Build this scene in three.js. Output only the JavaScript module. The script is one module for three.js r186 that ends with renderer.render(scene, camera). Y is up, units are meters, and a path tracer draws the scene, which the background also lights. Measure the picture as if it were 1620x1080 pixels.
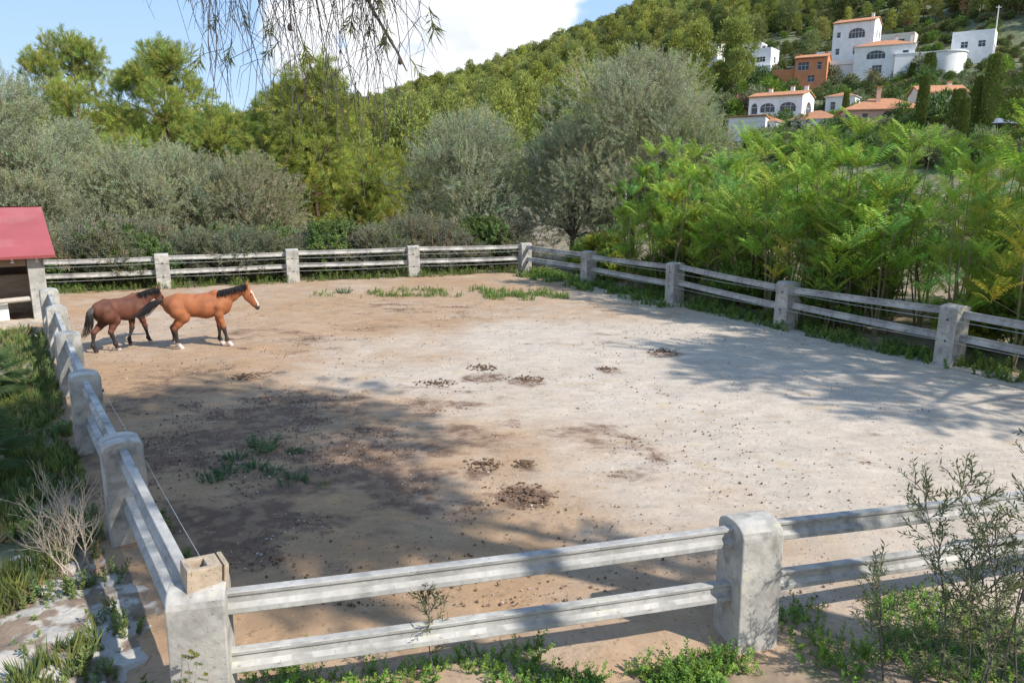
import * as THREE from 'three';
import { MarchingCubes } from 'three/addons/objects/MarchingCubes.js';
import { mergeGeometries, mergeVertices } from 'three/addons/utils/BufferGeometryUtils.js';

// ------------------------------------------------------------------ camera, sky, sun, exposure
const scene = new THREE.Scene();
const EYE = 4.3, FOCAL = 1200, PITCH = Math.atan(257 / FOCAL);        // lens of a small camera held 4.3 m above the paddock
const camera = new THREE.PerspectiveCamera(2 * Math.atan(540 / FOCAL) * 180 / Math.PI, 1.5, 0.05, 4000);
camera.position.set(0, EYE, 0);
camera.rotation.x = -PITCH;
const renderer = new THREE.WebGLRenderer({ antialias: true });
renderer.toneMapping = THREE.LinearToneMapping;
renderer.toneMappingExposure = 1.32;
renderer.shadowMap.enabled = true;
renderer.shadowMap.type = THREE.PCFSoftShadowMap;

const SUN_DIR = new THREE.Vector3(0.878, 0, 0.479).multiplyScalar(Math.cos(0.733)).setY(Math.sin(0.733)).normalize();   // 42 degrees high, from the right and behind
const sun = new THREE.DirectionalLight(new THREE.Color(1.0, 0.945, 0.86), 5.0);
sun.name = 'sun';
sun.position.copy(SUN_DIR).multiplyScalar(120).add(new THREE.Vector3(0, 0, -20));
sun.target.position.set(0, 0, -20);
sun.castShadow = true;
sun.shadow.mapSize.set(4096, 4096);
Object.assign(sun.shadow.camera, { left: -60, right: 60, top: 60, bottom: -60, near: 1, far: 400 });
sun.shadow.radius = 1.2;
scene.add(sun, sun.target);

// ------------------------------------------------------------------ seeded noise
function rng(seed) { let s = seed >>> 0; return () => { s = (s + 0x6d2b79f5) | 0; let t = Math.imul(s ^ (s >>> 15), 1 | s); t = (t + Math.imul(t ^ (t >>> 7), 61 | t)) ^ t; return ((t ^ (t >>> 14)) >>> 0) / 4294967296; }; }
const hash2 = (x, y, s) => { let h = Math.imul(x, 374761393) ^ Math.imul(y, 668265263) ^ Math.imul(s, 974634777); h = Math.imul(h ^ (h >>> 13), 1274126177); return ((h ^ (h >>> 16)) >>> 0) / 4294967296; };
const mix = (a, b, t) => a + (b - a) * t, clamp = (x, a = 0, b = 1) => Math.min(b, Math.max(a, x)), sstep = (a, b, x) => { const t = clamp((x - a) / (b - a)); return t * t * (3 - 2 * t); };
function vnoise(x, y, s = 1, period = 0) {
  const xi = Math.floor(x), yi = Math.floor(y), fx = x - xi, fy = y - yi, u = fx * fx * (3 - 2 * fx), v = fy * fy * (3 - 2 * fy);
  const w = (i) => (period ? ((i % period) + period) % period : i);
  return mix(mix(hash2(w(xi), w(yi), s), hash2(w(xi + 1), w(yi), s), u), mix(hash2(w(xi), w(yi + 1), s), hash2(w(xi + 1), w(yi + 1), s), u), v);
}
function fbm(x, y, s = 1, oct = 4, period = 0) { let a = 0.5, sum = 0, n = 0; for (let i = 0; i < oct; i++) { sum += a * vnoise(x, y, s + i, period); n += a; a *= 0.5; x *= 2; y *= 2; period *= 2; } return sum / n; }

// ------------------------------------------------------------------ the sky: blue air, thin streaks and heaped white clouds all round
function makeSky() {
  const W = 2048, H = 1024, data = new Float32Array(W * H * 4);
  const puffs = [];                                                   // heaps of cloud: azimuth, height (deg), half width, half height
  const R = rng(77);
  puffs.push([-5, 13.5, 9.5, 8.5], [-0.5, 14, 6.0, 8], [-10, 11, 5, 6], [-3, 7, 7, 3.6], [-14, 9, 3.5, 3.5], [1.2, 9.5, 2.8, 2.9], [-8, 6.5, 4, 3.4]);
  for (let k = 0; k < 30; k++) { const a = -180 + k * 12 + R() * 8, e = 8 + R() * 26; if (a > -42 && a < 42 && e < 26) continue; const s = 5 + R() * 9; for (let j = 0; j < 4; j++) puffs.push([a + (R() - 0.5) * s * 1.8, e + (R() - 0.3) * s * 0.5, s * (0.4 + R() * 0.5), s * (0.3 + R() * 0.35)]); }
  for (let row = 0; row < H; row++) {
    const e = ((row + 0.5) / H - 0.5) * 180;
    for (let col = 0; col < W; col++) {
      const az = ((col + 0.5) / W - 0.5) * 360 + 90, azn = ((az + 540) % 360) - 180, up = Math.max(e, 0) / 90;   // az 0 = straight ahead, positive to the right
      const k = Math.pow(1 - up, 5);
      let r = mix(0.15, 0.56, k), g = mix(0.36, 0.73, k), b = mix(0.76, 0.90, k);
      const wisp = sstep(0.50, 0.78, fbm(azn * 0.05 + 40, e * 0.28, 5, 5)) * 0.62 * sstep(0, 4, e);
      r = mix(r, 0.80, wisp); g = mix(g, 0.84, wisp); b = mix(b, 0.90, wisp);
      if (e > -2 && e < 60) {
        let dens = -9;
        for (const p of puffs) {
          let da = azn - p[0]; if (da > 180) da -= 360; if (da < -180) da += 360; da *= Math.cos(e * Math.PI / 180);
          const de = e - p[1], q = 1 - Math.sqrt((da / p[2]) ** 2 + (de / p[3]) ** 2);
          if (q > dens) dens = q;
        }
        if (dens > -0.6) {
          const n = fbm(azn * 0.42, e * 0.55, 11, 6) - 0.5;
          const a = sstep(-0.04, azn < -6 && azn > -40 ? 0.42 : 0.16, dens + n * 1.0);
          if (a > 0) {
            const shade = clamp(0.62 + (e - 6.5) * 0.055 + (fbm(azn * 0.3 + 9, e * 0.5, 23, 5) - 0.5) * 1.1);   // flat grey bases, white heads
            r = mix(r, mix(0.44, 0.95, shade), a); g = mix(g, mix(0.51, 0.96, shade), a); b = mix(b, mix(0.62, 0.97, shade), a);
          }
        }
      }
      if (e < 0) { const d = sstep(0, -12, e); r = mix(r, 0.3, d); g = mix(g, 0.3, d); b = mix(b, 0.26, d); }
      data.set([r, g, b, 1], (row * W + col) * 4);
    }
  }
  const t = new THREE.DataTexture(data, W, H, THREE.RGBAFormat, THREE.FloatType);
  t.mapping = THREE.EquirectangularReflectionMapping; t.magFilter = t.minFilter = THREE.LinearFilter; t.needsUpdate = true;
  return t;
}
scene.background = makeSky();
scene.environment = scene.background;

// ------------------------------------------------------------------ naming helpers
const taken = new Map();
function numbered(name) { const n = taken.get(name) ?? 0; taken.set(name, n + 1); return n ? name + '_' + String(n).padStart(3, '0') : name; }
function tag(o, label, category, group, kind) { o.userData.label = label; if (category) o.userData.category = category; if (group) o.userData.group = group; if (kind) o.userData.kind = kind; return o; }
function thing(name, label, category, [x, y, z] = [0, 0, 0], turn = 0, group) {
  const o = new THREE.Group(); o.name = numbered(name); o.position.set(x, y, z); o.rotation.y = turn; scene.add(o);
  return tag(o, label, category, group);
}
function part(name, geometry, material, parent) { const m = new THREE.Mesh(geometry, material); m.name = name; m.castShadow = m.receiveShadow = true; parent.add(m); return m; }
function solo(name, geometry, material, label, category, group, kind) { const m = part(numbered(name), geometry, material, scene); return tag(m, label, category, group, kind); }
function copyOf(o, label, group) { const c = o.clone(); c.name = numbered(o.name.replace(/_\d{3}$/, '')); c.userData = { ...o.userData }; if (label) c.userData.label = label; if (group) c.userData.group = group; scene.add(c); return c; }

// ------------------------------------------------------------------ the lie of the land
// Direction of a line of sight, and where it meets the ground: used once to survey the place from the photograph.
function sight(px, py) {
  const u = (px - 810) / FOCAL, v = (540 - py) / FOCAL, c = Math.cos(PITCH), s = Math.sin(PITCH);
  return new THREE.Vector3(u, v * c - s, -(v * s + c)).normalize();
}
const RIDGE = [[-900, 235], [200, 228], [400, 208], [500, 198], [600, 186], [650, 170], [700, 150], [800, 112], [900, 72], [1000, 30], [1060, 5], [1200, -55], [1400, -120], [1620, -175], [2400, -250], [4200, -100]];
const RIDGE_FAR = 420, ridgeTable = RIDGE.map(([px, py]) => { const d = sight(px, py); return [Math.atan2(d.x, -d.z), EYE + (d.y / Math.hypot(d.x, d.z)) * RIDGE_FAR]; });
function ridge(az) {
  const t = ridgeTable;
  if (az <= t[0][0]) return t[0][1] * clamp(1 - (t[0][0] - az) * 1.2);
  for (let i = 1; i < t.length; i++) if (az <= t[i][0]) return mix(t[i - 1][1], t[i][1], (az - t[i - 1][0]) / (t[i][0] - t[i - 1][0]));
  return t[t.length - 1][1] * clamp(1 - (az - t[t.length - 1][0]) * 1.2);
}
function land(x, z) {
  const d = Math.hypot(x, z);
  if (d < 62) return 0;
  const az = Math.atan2(x, -z), t = (d - 62) / (RIDGE_FAR - 62), up = t < 1 ? Math.pow(t, 1.5) : 1 - Math.min(0.75, (t - 1) * 0.9);
  const rough = (fbm(x * 0.02, z * 0.02, 31, 4) - 0.5) * 14 * Math.min(1, Math.max(0, t) * 2) * (t < 1 ? 1 - t * 0.6 : 0.4);
  return ridge(az) * up + rough;
}
function meet(px, py) { const d = sight(px, py); let s = 1; for (let i = 0; i < 4000; i++) { const x = d.x * s, y = EYE + d.y * s, z = d.z * s; if (y <= land(x, z)) return new THREE.Vector3(x, land(x, z), z); s += 0.25; } return null; }
const acrossAt = (px, depth) => (px - 810) / FOCAL * depth;                                    // metres to the right at a depth
const heightAt = (py, depth) => { const d = sight(810, py); return EYE + d.y / -d.z * depth; };

// ------------------------------------------------------------------ materials
const toByte = (l) => Math.round(255 * clamp(l <= 0.0031308 ? l * 12.92 : 1.055 * Math.pow(l, 1 / 2.4) - 0.055));
function colorTexture(size, fn, repeat = 1) {                          // fn(u, v) -> linear base colour
  const a = new Uint8Array(size * size * 4);
  for (let y = 0; y < size; y++) for (let x = 0; x < size; x++) { const c = fn(x / size, y / size), i = (y * size + x) * 4; a[i] = toByte(c[0]); a[i + 1] = toByte(c[1]); a[i + 2] = toByte(c[2]); a[i + 3] = 255; }
  return finish(new THREE.DataTexture(a, size, size), repeat, true);
}
function heightTexture(size, fn, repeat = 1) {
  const a = new Uint8Array(size * size * 4);
  for (let y = 0; y < size; y++) for (let x = 0; x < size; x++) { const h = Math.round(255 * clamp(fn(x / size, y / size))), i = (y * size + x) * 4; a[i] = a[i + 1] = a[i + 2] = h; a[i + 3] = 255; }
  return finish(new THREE.DataTexture(a, size, size), repeat, false);
}
function finish(t, repeat, srgb) { t.wrapS = t.wrapT = THREE.RepeatWrapping; t.magFilter = THREE.LinearFilter; t.minFilter = THREE.LinearMipmapLinearFilter; t.generateMipmaps = true; if (srgb) t.colorSpace = THREE.SRGBColorSpace; t.repeat.set(repeat, repeat); t.needsUpdate = true; return t; }
const lin = (r, g, b) => new THREE.Color().setRGB(r, g, b);
const std = (r, g, b, roughness = 0.9, extra = {}) => new THREE.MeshStandardMaterial({ color: lin(r, g, b), roughness, side: THREE.DoubleSide, ...extra });
const leafMat = (r, g, b, through = 0.38, extra = {}) => new THREE.MeshPhysicalMaterial({ color: lin(r, g, b), roughness: 0.85, transmission: through, thickness: 0, specularIntensity: 0.35, side: THREE.DoubleSide, ...extra });

// cast concrete: mottled, with pin holes, grey stains and a few lichen freckles; one tile is 1.6 m
const concreteMap = colorTexture(512, (u, v) => {
  const a = fbm(u * 4, v * 4, 3, 5, 4), b = fbm(u * 32, v * 32, 9, 3, 32), c = fbm(u * 8 + 3, v * 8, 14, 4, 8), hole = vnoise(u * 90, v * 90, 21, 90);
  let t = 0.72 + (a - 0.5) * 0.80 + (b - 0.5) * 0.30;
  if (hole > 0.93) t *= 0.62;
  const stain = sstep(0.55, 0.72, c) * 0.3, lichen = sstep(0.62, 0.74, fbm(u * 24, v * 24, 5, 4, 24)) * sstep(0.48, 0.62, a) * 0.8;
  t *= 1 - stain;
  return [mix(0.50 * t, 0.46, lichen * 0.5), mix(0.475 * t, 0.43, lichen * 0.5), mix(0.43 * t, 0.25, lichen * 0.5)];
}, 1 / 1.6);
const concreteBump = heightTexture(512, (u, v) => { const hole = vnoise(u * 90, v * 90, 21, 90); return 0.5 + (fbm(u * 6, v * 6, 3, 5, 6) - 0.5) * 0.7 + (fbm(u * 64, v * 64, 8, 2, 64) - 0.5) * 0.35 - (hole > 0.9 ? 0.25 : 0); }, 1 / 1.6);
const M = {
  post: new THREE.MeshStandardMaterial({ map: concreteMap, bumpMap: concreteBump, bumpScale: 0.006, roughness: 0.95 }),
  rail: new THREE.MeshStandardMaterial({ map: concreteMap, color: lin(0.98, 1.0, 1.03), bumpMap: concreteBump, bumpScale: 0.003, roughness: 0.85 }),
  block: new THREE.MeshStandardMaterial({ map: concreteMap, color: lin(0.98, 0.82, 0.66), bumpMap: concreteBump, bumpScale: 0.012, roughness: 0.95 }),
  wire: std(0.55, 0.55, 0.53, 0.4, { metalness: 0.5 }),
  insulator: std(0.025, 0.025, 0.028, 0.5),
  white: std(0.74, 0.74, 0.72, 0.8),
  bark: std(0.13, 0.10, 0.075, 0.95, { bumpMap: concreteBump, bumpScale: 0.02 }),
  barkPine: std(0.16, 0.10, 0.075, 0.95, { bumpMap: concreteBump, bumpScale: 0.03 }),
  twig: std(0.10, 0.085, 0.08, 0.9),
  deadTwig: std(0.40, 0.33, 0.26, 0.9),
  stemGreen: std(0.17, 0.15, 0.08, 0.9),
};

// ------------------------------------------------------------------ a collector of triangles
class Bits {
  constructor() { this.p = []; this.c = []; }
  tri(a, b, c, col) { this.p.push(a.x, a.y, a.z, b.x, b.y, b.z, c.x, c.y, c.z); if (col) for (let i = 0; i < 3; i++) this.c.push(...col); }
  leaf(base, dir, side, len, wid, bend = 0, col) {                     // a kite folded along its midrib
    const n = V().crossVectors(dir, side).normalize(), tip = base.clone().addScaledVector(dir, len).addScaledVector(n, -bend * len), mid = base.clone().addScaledVector(dir, len * 0.45).addScaledVector(n, -bend * len * 0.2);
    const l = mid.clone().addScaledVector(side, wid / 2).addScaledVector(n, wid * 0.12), r = mid.clone().addScaledVector(side, -wid / 2).addScaledVector(n, wid * 0.12);
    this.tri(base, l, tip, col); this.tri(base, tip, r, col);
  }
  tube(pts, radii, seg = 6, col) {
    let prev = null; const up = V(0.31, 0.11, 0.94);
    for (let i = 0; i < pts.length; i++) {
      const d = (i < pts.length - 1 ? pts[i + 1].clone().sub(pts[i]) : pts[i].clone().sub(pts[i - 1])).normalize(), s = V().crossVectors(d, Math.abs(d.dot(up)) > 0.95 ? V(1, 0, 0) : up).normalize(), t = V().crossVectors(d, s);
      const ring = []; for (let k = 0; k < seg; k++) { const a = k / seg * Math.PI * 2; ring.push(pts[i].clone().addScaledVector(s, Math.cos(a) * radii[i]).addScaledVector(t, Math.sin(a) * radii[i])); }
      if (prev) for (let k = 0; k < seg; k++) { const m = (k + 1) % seg; this.tri(prev[k], prev[m], ring[m], col); this.tri(prev[k], ring[m], ring[k], col); }
      prev = ring;
    }
    const end = pts[pts.length - 1]; for (let k = 0; k < seg; k++) this.tri(prev[k], prev[(k + 1) % seg], end, col);
  }
  geometry(smooth = false) {
    const g = new THREE.BufferGeometry(); g.setAttribute('position', new THREE.Float32BufferAttribute(this.p, 3));
    if (this.c.length) g.setAttribute('color', new THREE.Float32BufferAttribute(this.c, 3));
    const n = this.p.length / 3, uv = new Float32Array(n * 2); for (let i = 0; i < n; i++) { uv[i * 2] = this.p[i * 3] + this.p[i * 3 + 2]; uv[i * 2 + 1] = this.p[i * 3 + 1]; }
    g.setAttribute('uv', new THREE.BufferAttribute(uv, 2));
    if (smooth) { g.deleteAttribute('uv'); const m = mergeVertices(g, 1e-4); m.computeVertexNormals(); const q = m.attributes.position, w = new Float32Array(q.count * 2); for (let i = 0; i < q.count; i++) { w[i * 2] = q.getX(i) + q.getZ(i); w[i * 2 + 1] = q.getY(i); } m.setAttribute('uv', new THREE.BufferAttribute(w, 2)); return m; }
    g.computeVertexNormals(); return g;
  }
}
const V = (x = 0, y = 0, z = 0) => new THREE.Vector3(x, y, z);
const randDir = (R) => { const y = R() * 2 - 1, a = R() * Math.PI * 2, r = Math.sqrt(1 - y * y); return V(Math.cos(a) * r, y, Math.sin(a) * r); };
const perp = (d, R) => { const s = V().crossVectors(d, randDir(R)); return s.lengthSq() < 1e-4 ? V(1, 0, 0) : s.normalize(); };
function box(w, h, d, x = 0, y = 0, z = 0, ry = 0) { const g = new THREE.BoxGeometry(w, h, d); if (ry) g.rotateY(ry); g.translate(x, y, z); return g; }
// a box with chamfered upright edges and a slightly uneven surface
function chamferBox(w, h, d, c = 0.012) {
  const s = new THREE.Shape(), a = w / 2, b = d / 2;
  s.moveTo(-a + c, -b); s.lineTo(a - c, -b); s.lineTo(a, -b + c); s.lineTo(a, b - c); s.lineTo(a - c, b); s.lineTo(-a + c, b); s.lineTo(-a, b - c); s.lineTo(-a, -b + c); s.closePath();
  const g = new THREE.ExtrudeGeometry(s, { depth: h, bevelEnabled: false }); g.rotateX(-Math.PI / 2); return g;
}
function scatter(name, geometry, material, list, parent = scene, colors) {   // list of matrices
  const m = new THREE.InstancedMesh(geometry, material, list.length); list.forEach((q, i) => m.setMatrixAt(i, q)); if (colors) colors.forEach((c, i) => m.setColorAt(i, c));
  m.name = parent === scene ? numbered(name) : name; m.castShadow = m.receiveShadow = true; parent.add(m); return m;
}
const UPV = V(0, 1, 0), quatA = new THREE.Quaternion(), quatB = new THREE.Quaternion();
function placed(pos, dir, roll, scale) { quatA.setFromUnitVectors(UPV, dir); quatB.setFromAxisAngle(UPV, roll); return new THREE.Matrix4().compose(pos, quatA.clone().multiply(quatB), V(scale, scale, scale)); }

// ------------------------------------------------------------------ sprigs: small shoots of leaves, pointing up their own y axis
function sprigOlive(seed, n = 18, len = 0.42, l = 0.105, w = 0.026) {
  const R = rng(seed), b = new Bits();
  b.tube([V(0, 0, 0), V(0.01, len * 0.5, 0), V(0, len, 0.01)], [0.005, 0.004, 0.002], 3);
  for (let i = 0; i < n; i++) { const t = i / n, a = i * 2.4 + R(), d = V(Math.cos(a), 0.55 + R() * 0.7, Math.sin(a)).normalize(); b.leaf(V(0, t * len, 0), d, perp(d, R), l * (0.7 + R() * 0.5), w, 0.1); }
  return b.geometry();
}
function sprigPine(seed, n = 30, len = 0.3, l = 0.2, w = 0.017) {
  const R = rng(seed), b = new Bits();
  b.tube([V(0, 0, 0), V(0, len, 0)], [0.008, 0.004], 3);
  for (let i = 0; i < n; i++) { const t = Math.sqrt(i / n), a = i * 2.4 + R(), d = V(Math.cos(a), 0.5 + R() * 1.3, Math.sin(a)).normalize(); b.leaf(V(0, t * len, 0), d, perp(d, R), l * (0.7 + R() * 0.5), w, 0.05); }
  return b.geometry();
}
function sprigBroad(seed, n = 14, len = 0.3, l = 0.1, w = 0.06) {
  const R = rng(seed), b = new Bits();
  b.tube([V(0, 0, 0), V(0.02, len, 0)], [0.005, 0.002], 3);
  for (let i = 0; i < n; i++) { const t = (i + 1) / n, a = i * 2.4 + R(), d = V(Math.cos(a), 0.1 + R() * 0.8, Math.sin(a)).normalize(), s = V(-Math.sin(a), (R() - 0.5) * 0.6, Math.cos(a)).normalize(); b.leaf(V(0, t * len, 0), d, s, l * (0.7 + R() * 0.5), w, 0.15); }
  return b.geometry();
}
// a feathered leaf: a drooping midrib with paired leaflets
function pinnate(seed, len = 0.75, pairs = 9, l = 0.15, w = 0.048) {
  const R = rng(seed), b = new Bits(), at = (t) => V(0, len * (t * 0.85 - t * t * 0.42), len * t * 0.92), pts = [];
  for (let i = 0; i <= 4; i++) pts.push(at(i / 4)); b.tube(pts, [0.006, 0.005, 0.004, 0.003, 0.002], 3);
  for (let i = 0; i < pairs; i++) for (const s of [-1, 1]) { const t = 0.18 + 0.8 * i / pairs, k = 0.75 + 0.5 * Math.sin(t * 3), d = V(s, -0.25 - R() * 0.3, 0.35 + R() * 0.2).normalize(); b.leaf(at(t), d, V(-s * 0.3, 0.15, 1).normalize(), l * k * (0.85 + R() * 0.3), w, 0.12); }
  b.leaf(at(1), V(0, -0.5, 1).normalize(), V(1, 0, 0), l, w, 0.1);
  return b.geometry();
}
const oliveSprigs = [sprigOlive(1), sprigOlive(2), sprigOlive(3)], pineSprigs = [sprigPine(4), sprigPine(5)], broadSprigs = [sprigBroad(6), sprigBroad(7)], feathers = [pinnate(8, 0.56, 9, 0.118, 0.036), pinnate(9, 0.46, 8, 0.105, 0.034), pinnate(10, 0.66, 11, 0.125, 0.038)];
// leaf colours are carried by the copies, so the materials stay white
const foliage = leafMat(1, 1, 1, 0.36), foliageThin = leafMat(1, 1, 1, 0.5);
const tint = (c, R, spread = 0.16, yellow = 0.1) => { const k = 1 + (R() - 0.5) * 2 * spread, y = (R() - 0.4) * yellow; return lin(c[0] * k * (1 + y * 1.6), c[1] * k * (1 + y * 0.4), c[2] * k * (1 - y)); };

const bakedLeaf = leafMat(1, 1, 1, 0.45, { vertexColors: true });
function bake(geometries, mats, cols) {                                // joins shoots into one mesh that copies can share
  const out = []; mats.forEach((m, i) => { const g = geometries[i % geometries.length].clone().applyMatrix4(m), n = g.attributes.position.count, c = new Float32Array(n * 3), k = cols[i]; for (let j = 0; j < n; j++) c.set([k.r, k.g, k.b], j * 3); g.setAttribute('color', new THREE.BufferAttribute(c, 3)); out.push(g); });
  return mergeGeometries(out);
}
// A tree: tapered trunk and limbs to each lobe of the crown; shoots gathered in clusters on the lobes' shells.
function makeTree(o) {
  const R = rng(o.seed), root = thing(o.name, o.label, o.category ?? 'tree', [o.x, o.y ?? 0, o.z], o.turn ?? 0, o.group);
  const t = new Bits(), lean = V((R() - 0.5) * 0.12 * o.h, 0, (R() - 0.5) * 0.12 * o.h), fork = o.fork ?? 0.3, r0 = o.r ?? o.h * 0.025;
  const base = V(0, -0.15, 0), top = lean.clone().setY(o.h * fork);
  t.tube([base, V(0, 0.12, 0), top.clone().multiplyScalar(0.5), top], [r0 * 1.5, r0 * 1.1, r0 * 0.9, r0 * 0.75], 8);
  if (o.leader) t.tube([top, top.clone().lerp(V(lean.x, o.h * 0.95, lean.z), 0.5), V(lean.x * 1.2, o.h * 0.95, lean.z * 1.2)], [r0 * 0.75, r0 * 0.45, r0 * 0.1], 6);
  const mats = [], cols = [];
  for (const [lx, ly, lz, rx, ry, rz, share = 1] of o.lobes) {
    const c = V(lx, ly, lz), from = o.leader ? V(lean.x, Math.max(o.h * fork, ly - Math.hypot(lx, lz) * 0.5), lean.z) : top, knee = from.clone().lerp(c, 0.5).add(V((R() - 0.5) * 0.5, 0.2, (R() - 0.5) * 0.5));
    t.tube([from, knee, c], [r0 * 0.55, r0 * 0.4, r0 * 0.16], 5);
    const nc = Math.round(o.clusters * share);
    for (let k = 0; k < nc; k++) {
      const d = randDir(R); if (d.y < -0.35 && R() < 0.6) d.y = -d.y;
      const rr = 0.62 + 0.42 * Math.pow(R(), 0.7), cc = V(c.x + d.x * rx * rr, c.y + d.y * ry * rr, c.z + d.z * rz * rr);
      if (R() < (o.twigs ?? 0.5)) t.tube([c.clone().lerp(cc, 0.25), c.clone().lerp(cc, 0.65).add(V(0, -0.08, 0)), cc], [r0 * 0.13, r0 * 0.08, r0 * 0.03], 3);
      const cr = (o.clusterR ?? 0.5) * (0.6 + R() * 0.8), col = tint(o.color, R, o.spread ?? 0.22, o.yellow ?? 0.12);
      for (let i = 0; i < o.per; i++) {
        const e = randDir(R).multiplyScalar(cr * Math.cbrt(R())), dir = e.clone().normalize().multiplyScalar(0.7).add(d.clone().multiplyScalar(0.8)).add(V(0, o.rise ?? 0.5, 0)).add(randDir(R).multiplyScalar(0.5)).normalize();
        const pos = cc.clone().add(e).add(V(0, -Math.abs(o.droop ?? 0) * R(), 0));
        if (pos.y < 0.1) continue;
        mats.push(placed(pos, dir, R() * 6.3, (o.size ?? 1) * (0.75 + R() * 0.55)));
        cols.push(lin(col.r * (0.88 + R() * 0.24), col.g * (0.88 + R() * 0.24), col.b * (0.88 + R() * 0.24)));
      }
    }
  }
  part('trunk', t.geometry(true), o.bark ?? M.bark, root);
  const sprig = o.sprigs[o.seed % o.sprigs.length];
  if (o.bake) part('foliage', bake([sprig], mats, cols), bakedLeaf, root); else scatter('crown', sprig, o.mat ?? foliage, mats, root, cols).userData.kind = 'stuff';
  return root;
}
// lobes for a rounded crown between two heights, w across
function roundLobes(R, n, w, lo, hi, flat = 1) {
  const out = []; for (let i = 0; i < n; i++) { const t = (i + 0.5) / n, y = mix(lo, hi, t), k = Math.sin(Math.PI * mix(0.28, 0.86, t)), a = i * 2.4 + R() * 1.2, s = w * 0.5 * k, r = w * (0.20 + R() * 0.10) * (0.7 + 0.5 * k);
    out.push([Math.cos(a) * (s - r * 0.6), y, Math.sin(a) * (s - r * 0.6) * flat, r, r * (0.75 + R() * 0.3), r]); }
  return out;
}

// ------------------------------------------------------------------ the ground
const greyGreen = (u, v) => 0;
const groundMap = colorTexture(1024, (u, v) => {                       // dry earth with straw, crumbs and scraps of green; one tile is 7 m
  const a = fbm(u * 6, v * 6, 41, 5, 6), b = fbm(u * 60, v * 60, 47, 3, 60), c = fbm(u * 12, v * 12, 53, 4, 12);
  const k = 0.7 + b * 0.6, g = sstep(0.47, 0.60, c) * 0.65, s = sstep(0.6, 0.75, a);
  return [mix(mix(0.23, 0.36, s), 0.10, g) * k, mix(mix(0.17, 0.29, s), 0.12, g) * k, mix(mix(0.115, 0.21, s), 0.045, g) * k];
}, 1);
const soilBump = heightTexture(1024, (u, v) => clamp(0.5 + (fbm(u * 7, v * 7, 61, 6, 7) - 0.5) * 1.1 + (fbm(u * 50, v * 50, 67, 3, 50) - 0.5) * 0.4 * sstep(0.35, 0.65, fbm(u * 5, v * 5, 69, 2, 5))), 1);
{
  // one sheet out to the horizon: rings of growing step round the viewpoint
  const radii = []; for (let r = 0; r < 80; r += 2.5) radii.push(r); for (let r = 80; r < 460; r += 5) radii.push(r); for (let r = 460; r <= 1500; r *= 1.09) radii.push(r);
  const N = 260, pos = [], uv = [], col = [], idx = [];
  for (const r of radii) for (let k = 0; k <= N; k++) {
    const a = k / N * Math.PI * 2, x = Math.sin(a) * r, z = -Math.cos(a) * r, y = land(x, z) - (r < 62 ? 0.012 : 0);
    pos.push(x, y, z); uv.push(x / 7, z / 7);
    const n = fbm(x * 0.03, z * 0.03, 71, 4), open = sstep(0.42, 0.6, fbm(x * 0.011 + 5, z * 0.011, 73, 3));
    const far = sstep(60, 110, r), c = [mix(1.0, mix(0.55, 1.15, open), far) * (0.8 + n * 0.4), mix(1.0, mix(0.75, 1.15, open), far) * (0.8 + n * 0.4), mix(1, mix(0.55, 1.2, open), far) * (0.8 + n * 0.4)];
    col.push(...c);
  }
  for (let i = 0; i < radii.length - 1; i++) for (let k = 0; k < N; k++) { const a = i * (N + 1) + k, b = a + 1, c = a + N + 1, d = c + 1; idx.push(a, b, c, b, d, c); }
  const g = new THREE.BufferGeometry(); g.setAttribute('position', new THREE.Float32BufferAttribute(pos, 3)); g.setAttribute('uv', new THREE.Float32BufferAttribute(uv, 2)); g.setAttribute('color', new THREE.Float32BufferAttribute(col, 3)); g.setIndex(idx); g.computeVertexNormals();
  solo('ground', g, new THREE.MeshStandardMaterial({ map: groundMap, vertexColors: true, bumpMap: soilBump, bumpScale: 0.08, roughness: 1, side: THREE.DoubleSide }), 'dry earth ground rising to a wooded hillside', null, null, 'structure');
}

// ------------------------------------------------------------------ where the fence posts stand
const NEAR = [[-2.42, -5.28], [2.22, -6.5], [6.55, -7.62]];
const LEFT = [[-2.42, -5.28], [-4.65, -8.55], [-6.8, -11.65], [-8.9, -14.85], [-11.0, -18.05], [-13.0, -21.1]];
const BACK = [[0.6, -35.4], [-4.4, -33.8], [-9.3, -32.0], [-13.9, -30.1], [-18.6, -28.2]];
const RIGHT = [[0.6, -35.4], [3.15, -31.2], [5.75, -26.6], [8.0, -21.8], [10.3, -17.4], [12.6, -12.9], [14.2, -9.6]];
const inPaddock = (() => {
  const poly = [...LEFT, [-16.0, -24.6], [-18.6, -28.2], [-13.9, -30.1], [-9.3, -32.0], [-4.4, -33.8], ...RIGHT, [6.55, -7.62], [2.22, -6.5]];
  return (x, z) => { let inside = false; for (let i = 0, j = poly.length - 1; i < poly.length; j = i++) { const [xi, zi] = poly[i], [xj, zj] = poly[j]; if ((zi > z) !== (zj > z) && x < ((xj - xi) * (z - zi)) / (zj - zi) + xi) inside = !inside; } return inside; };
})();
const poly = [...LEFT, [-16.0, -24.6], [-18.6, -28.2], [-13.9, -30.1], [-9.3, -32.0], [-4.4, -33.8], ...RIGHT, [6.55, -7.62], [2.22, -6.5]];
function edgeDistance(x, z) { let best = 1e9; for (let i = 0, j = poly.length - 1; i < poly.length; j = i++) { const [ax, az] = poly[j], [bx, bz] = poly[i], dx = bx - ax, dz = bz - az, t = clamp(((x - ax) * dx + (z - az) * dz) / (dx * dx + dz * dz)); best = Math.min(best, Math.hypot(x - ax - dx * t, z - az - dz * t)); } return inPaddock(x, z) ? best : -best; }

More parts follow.
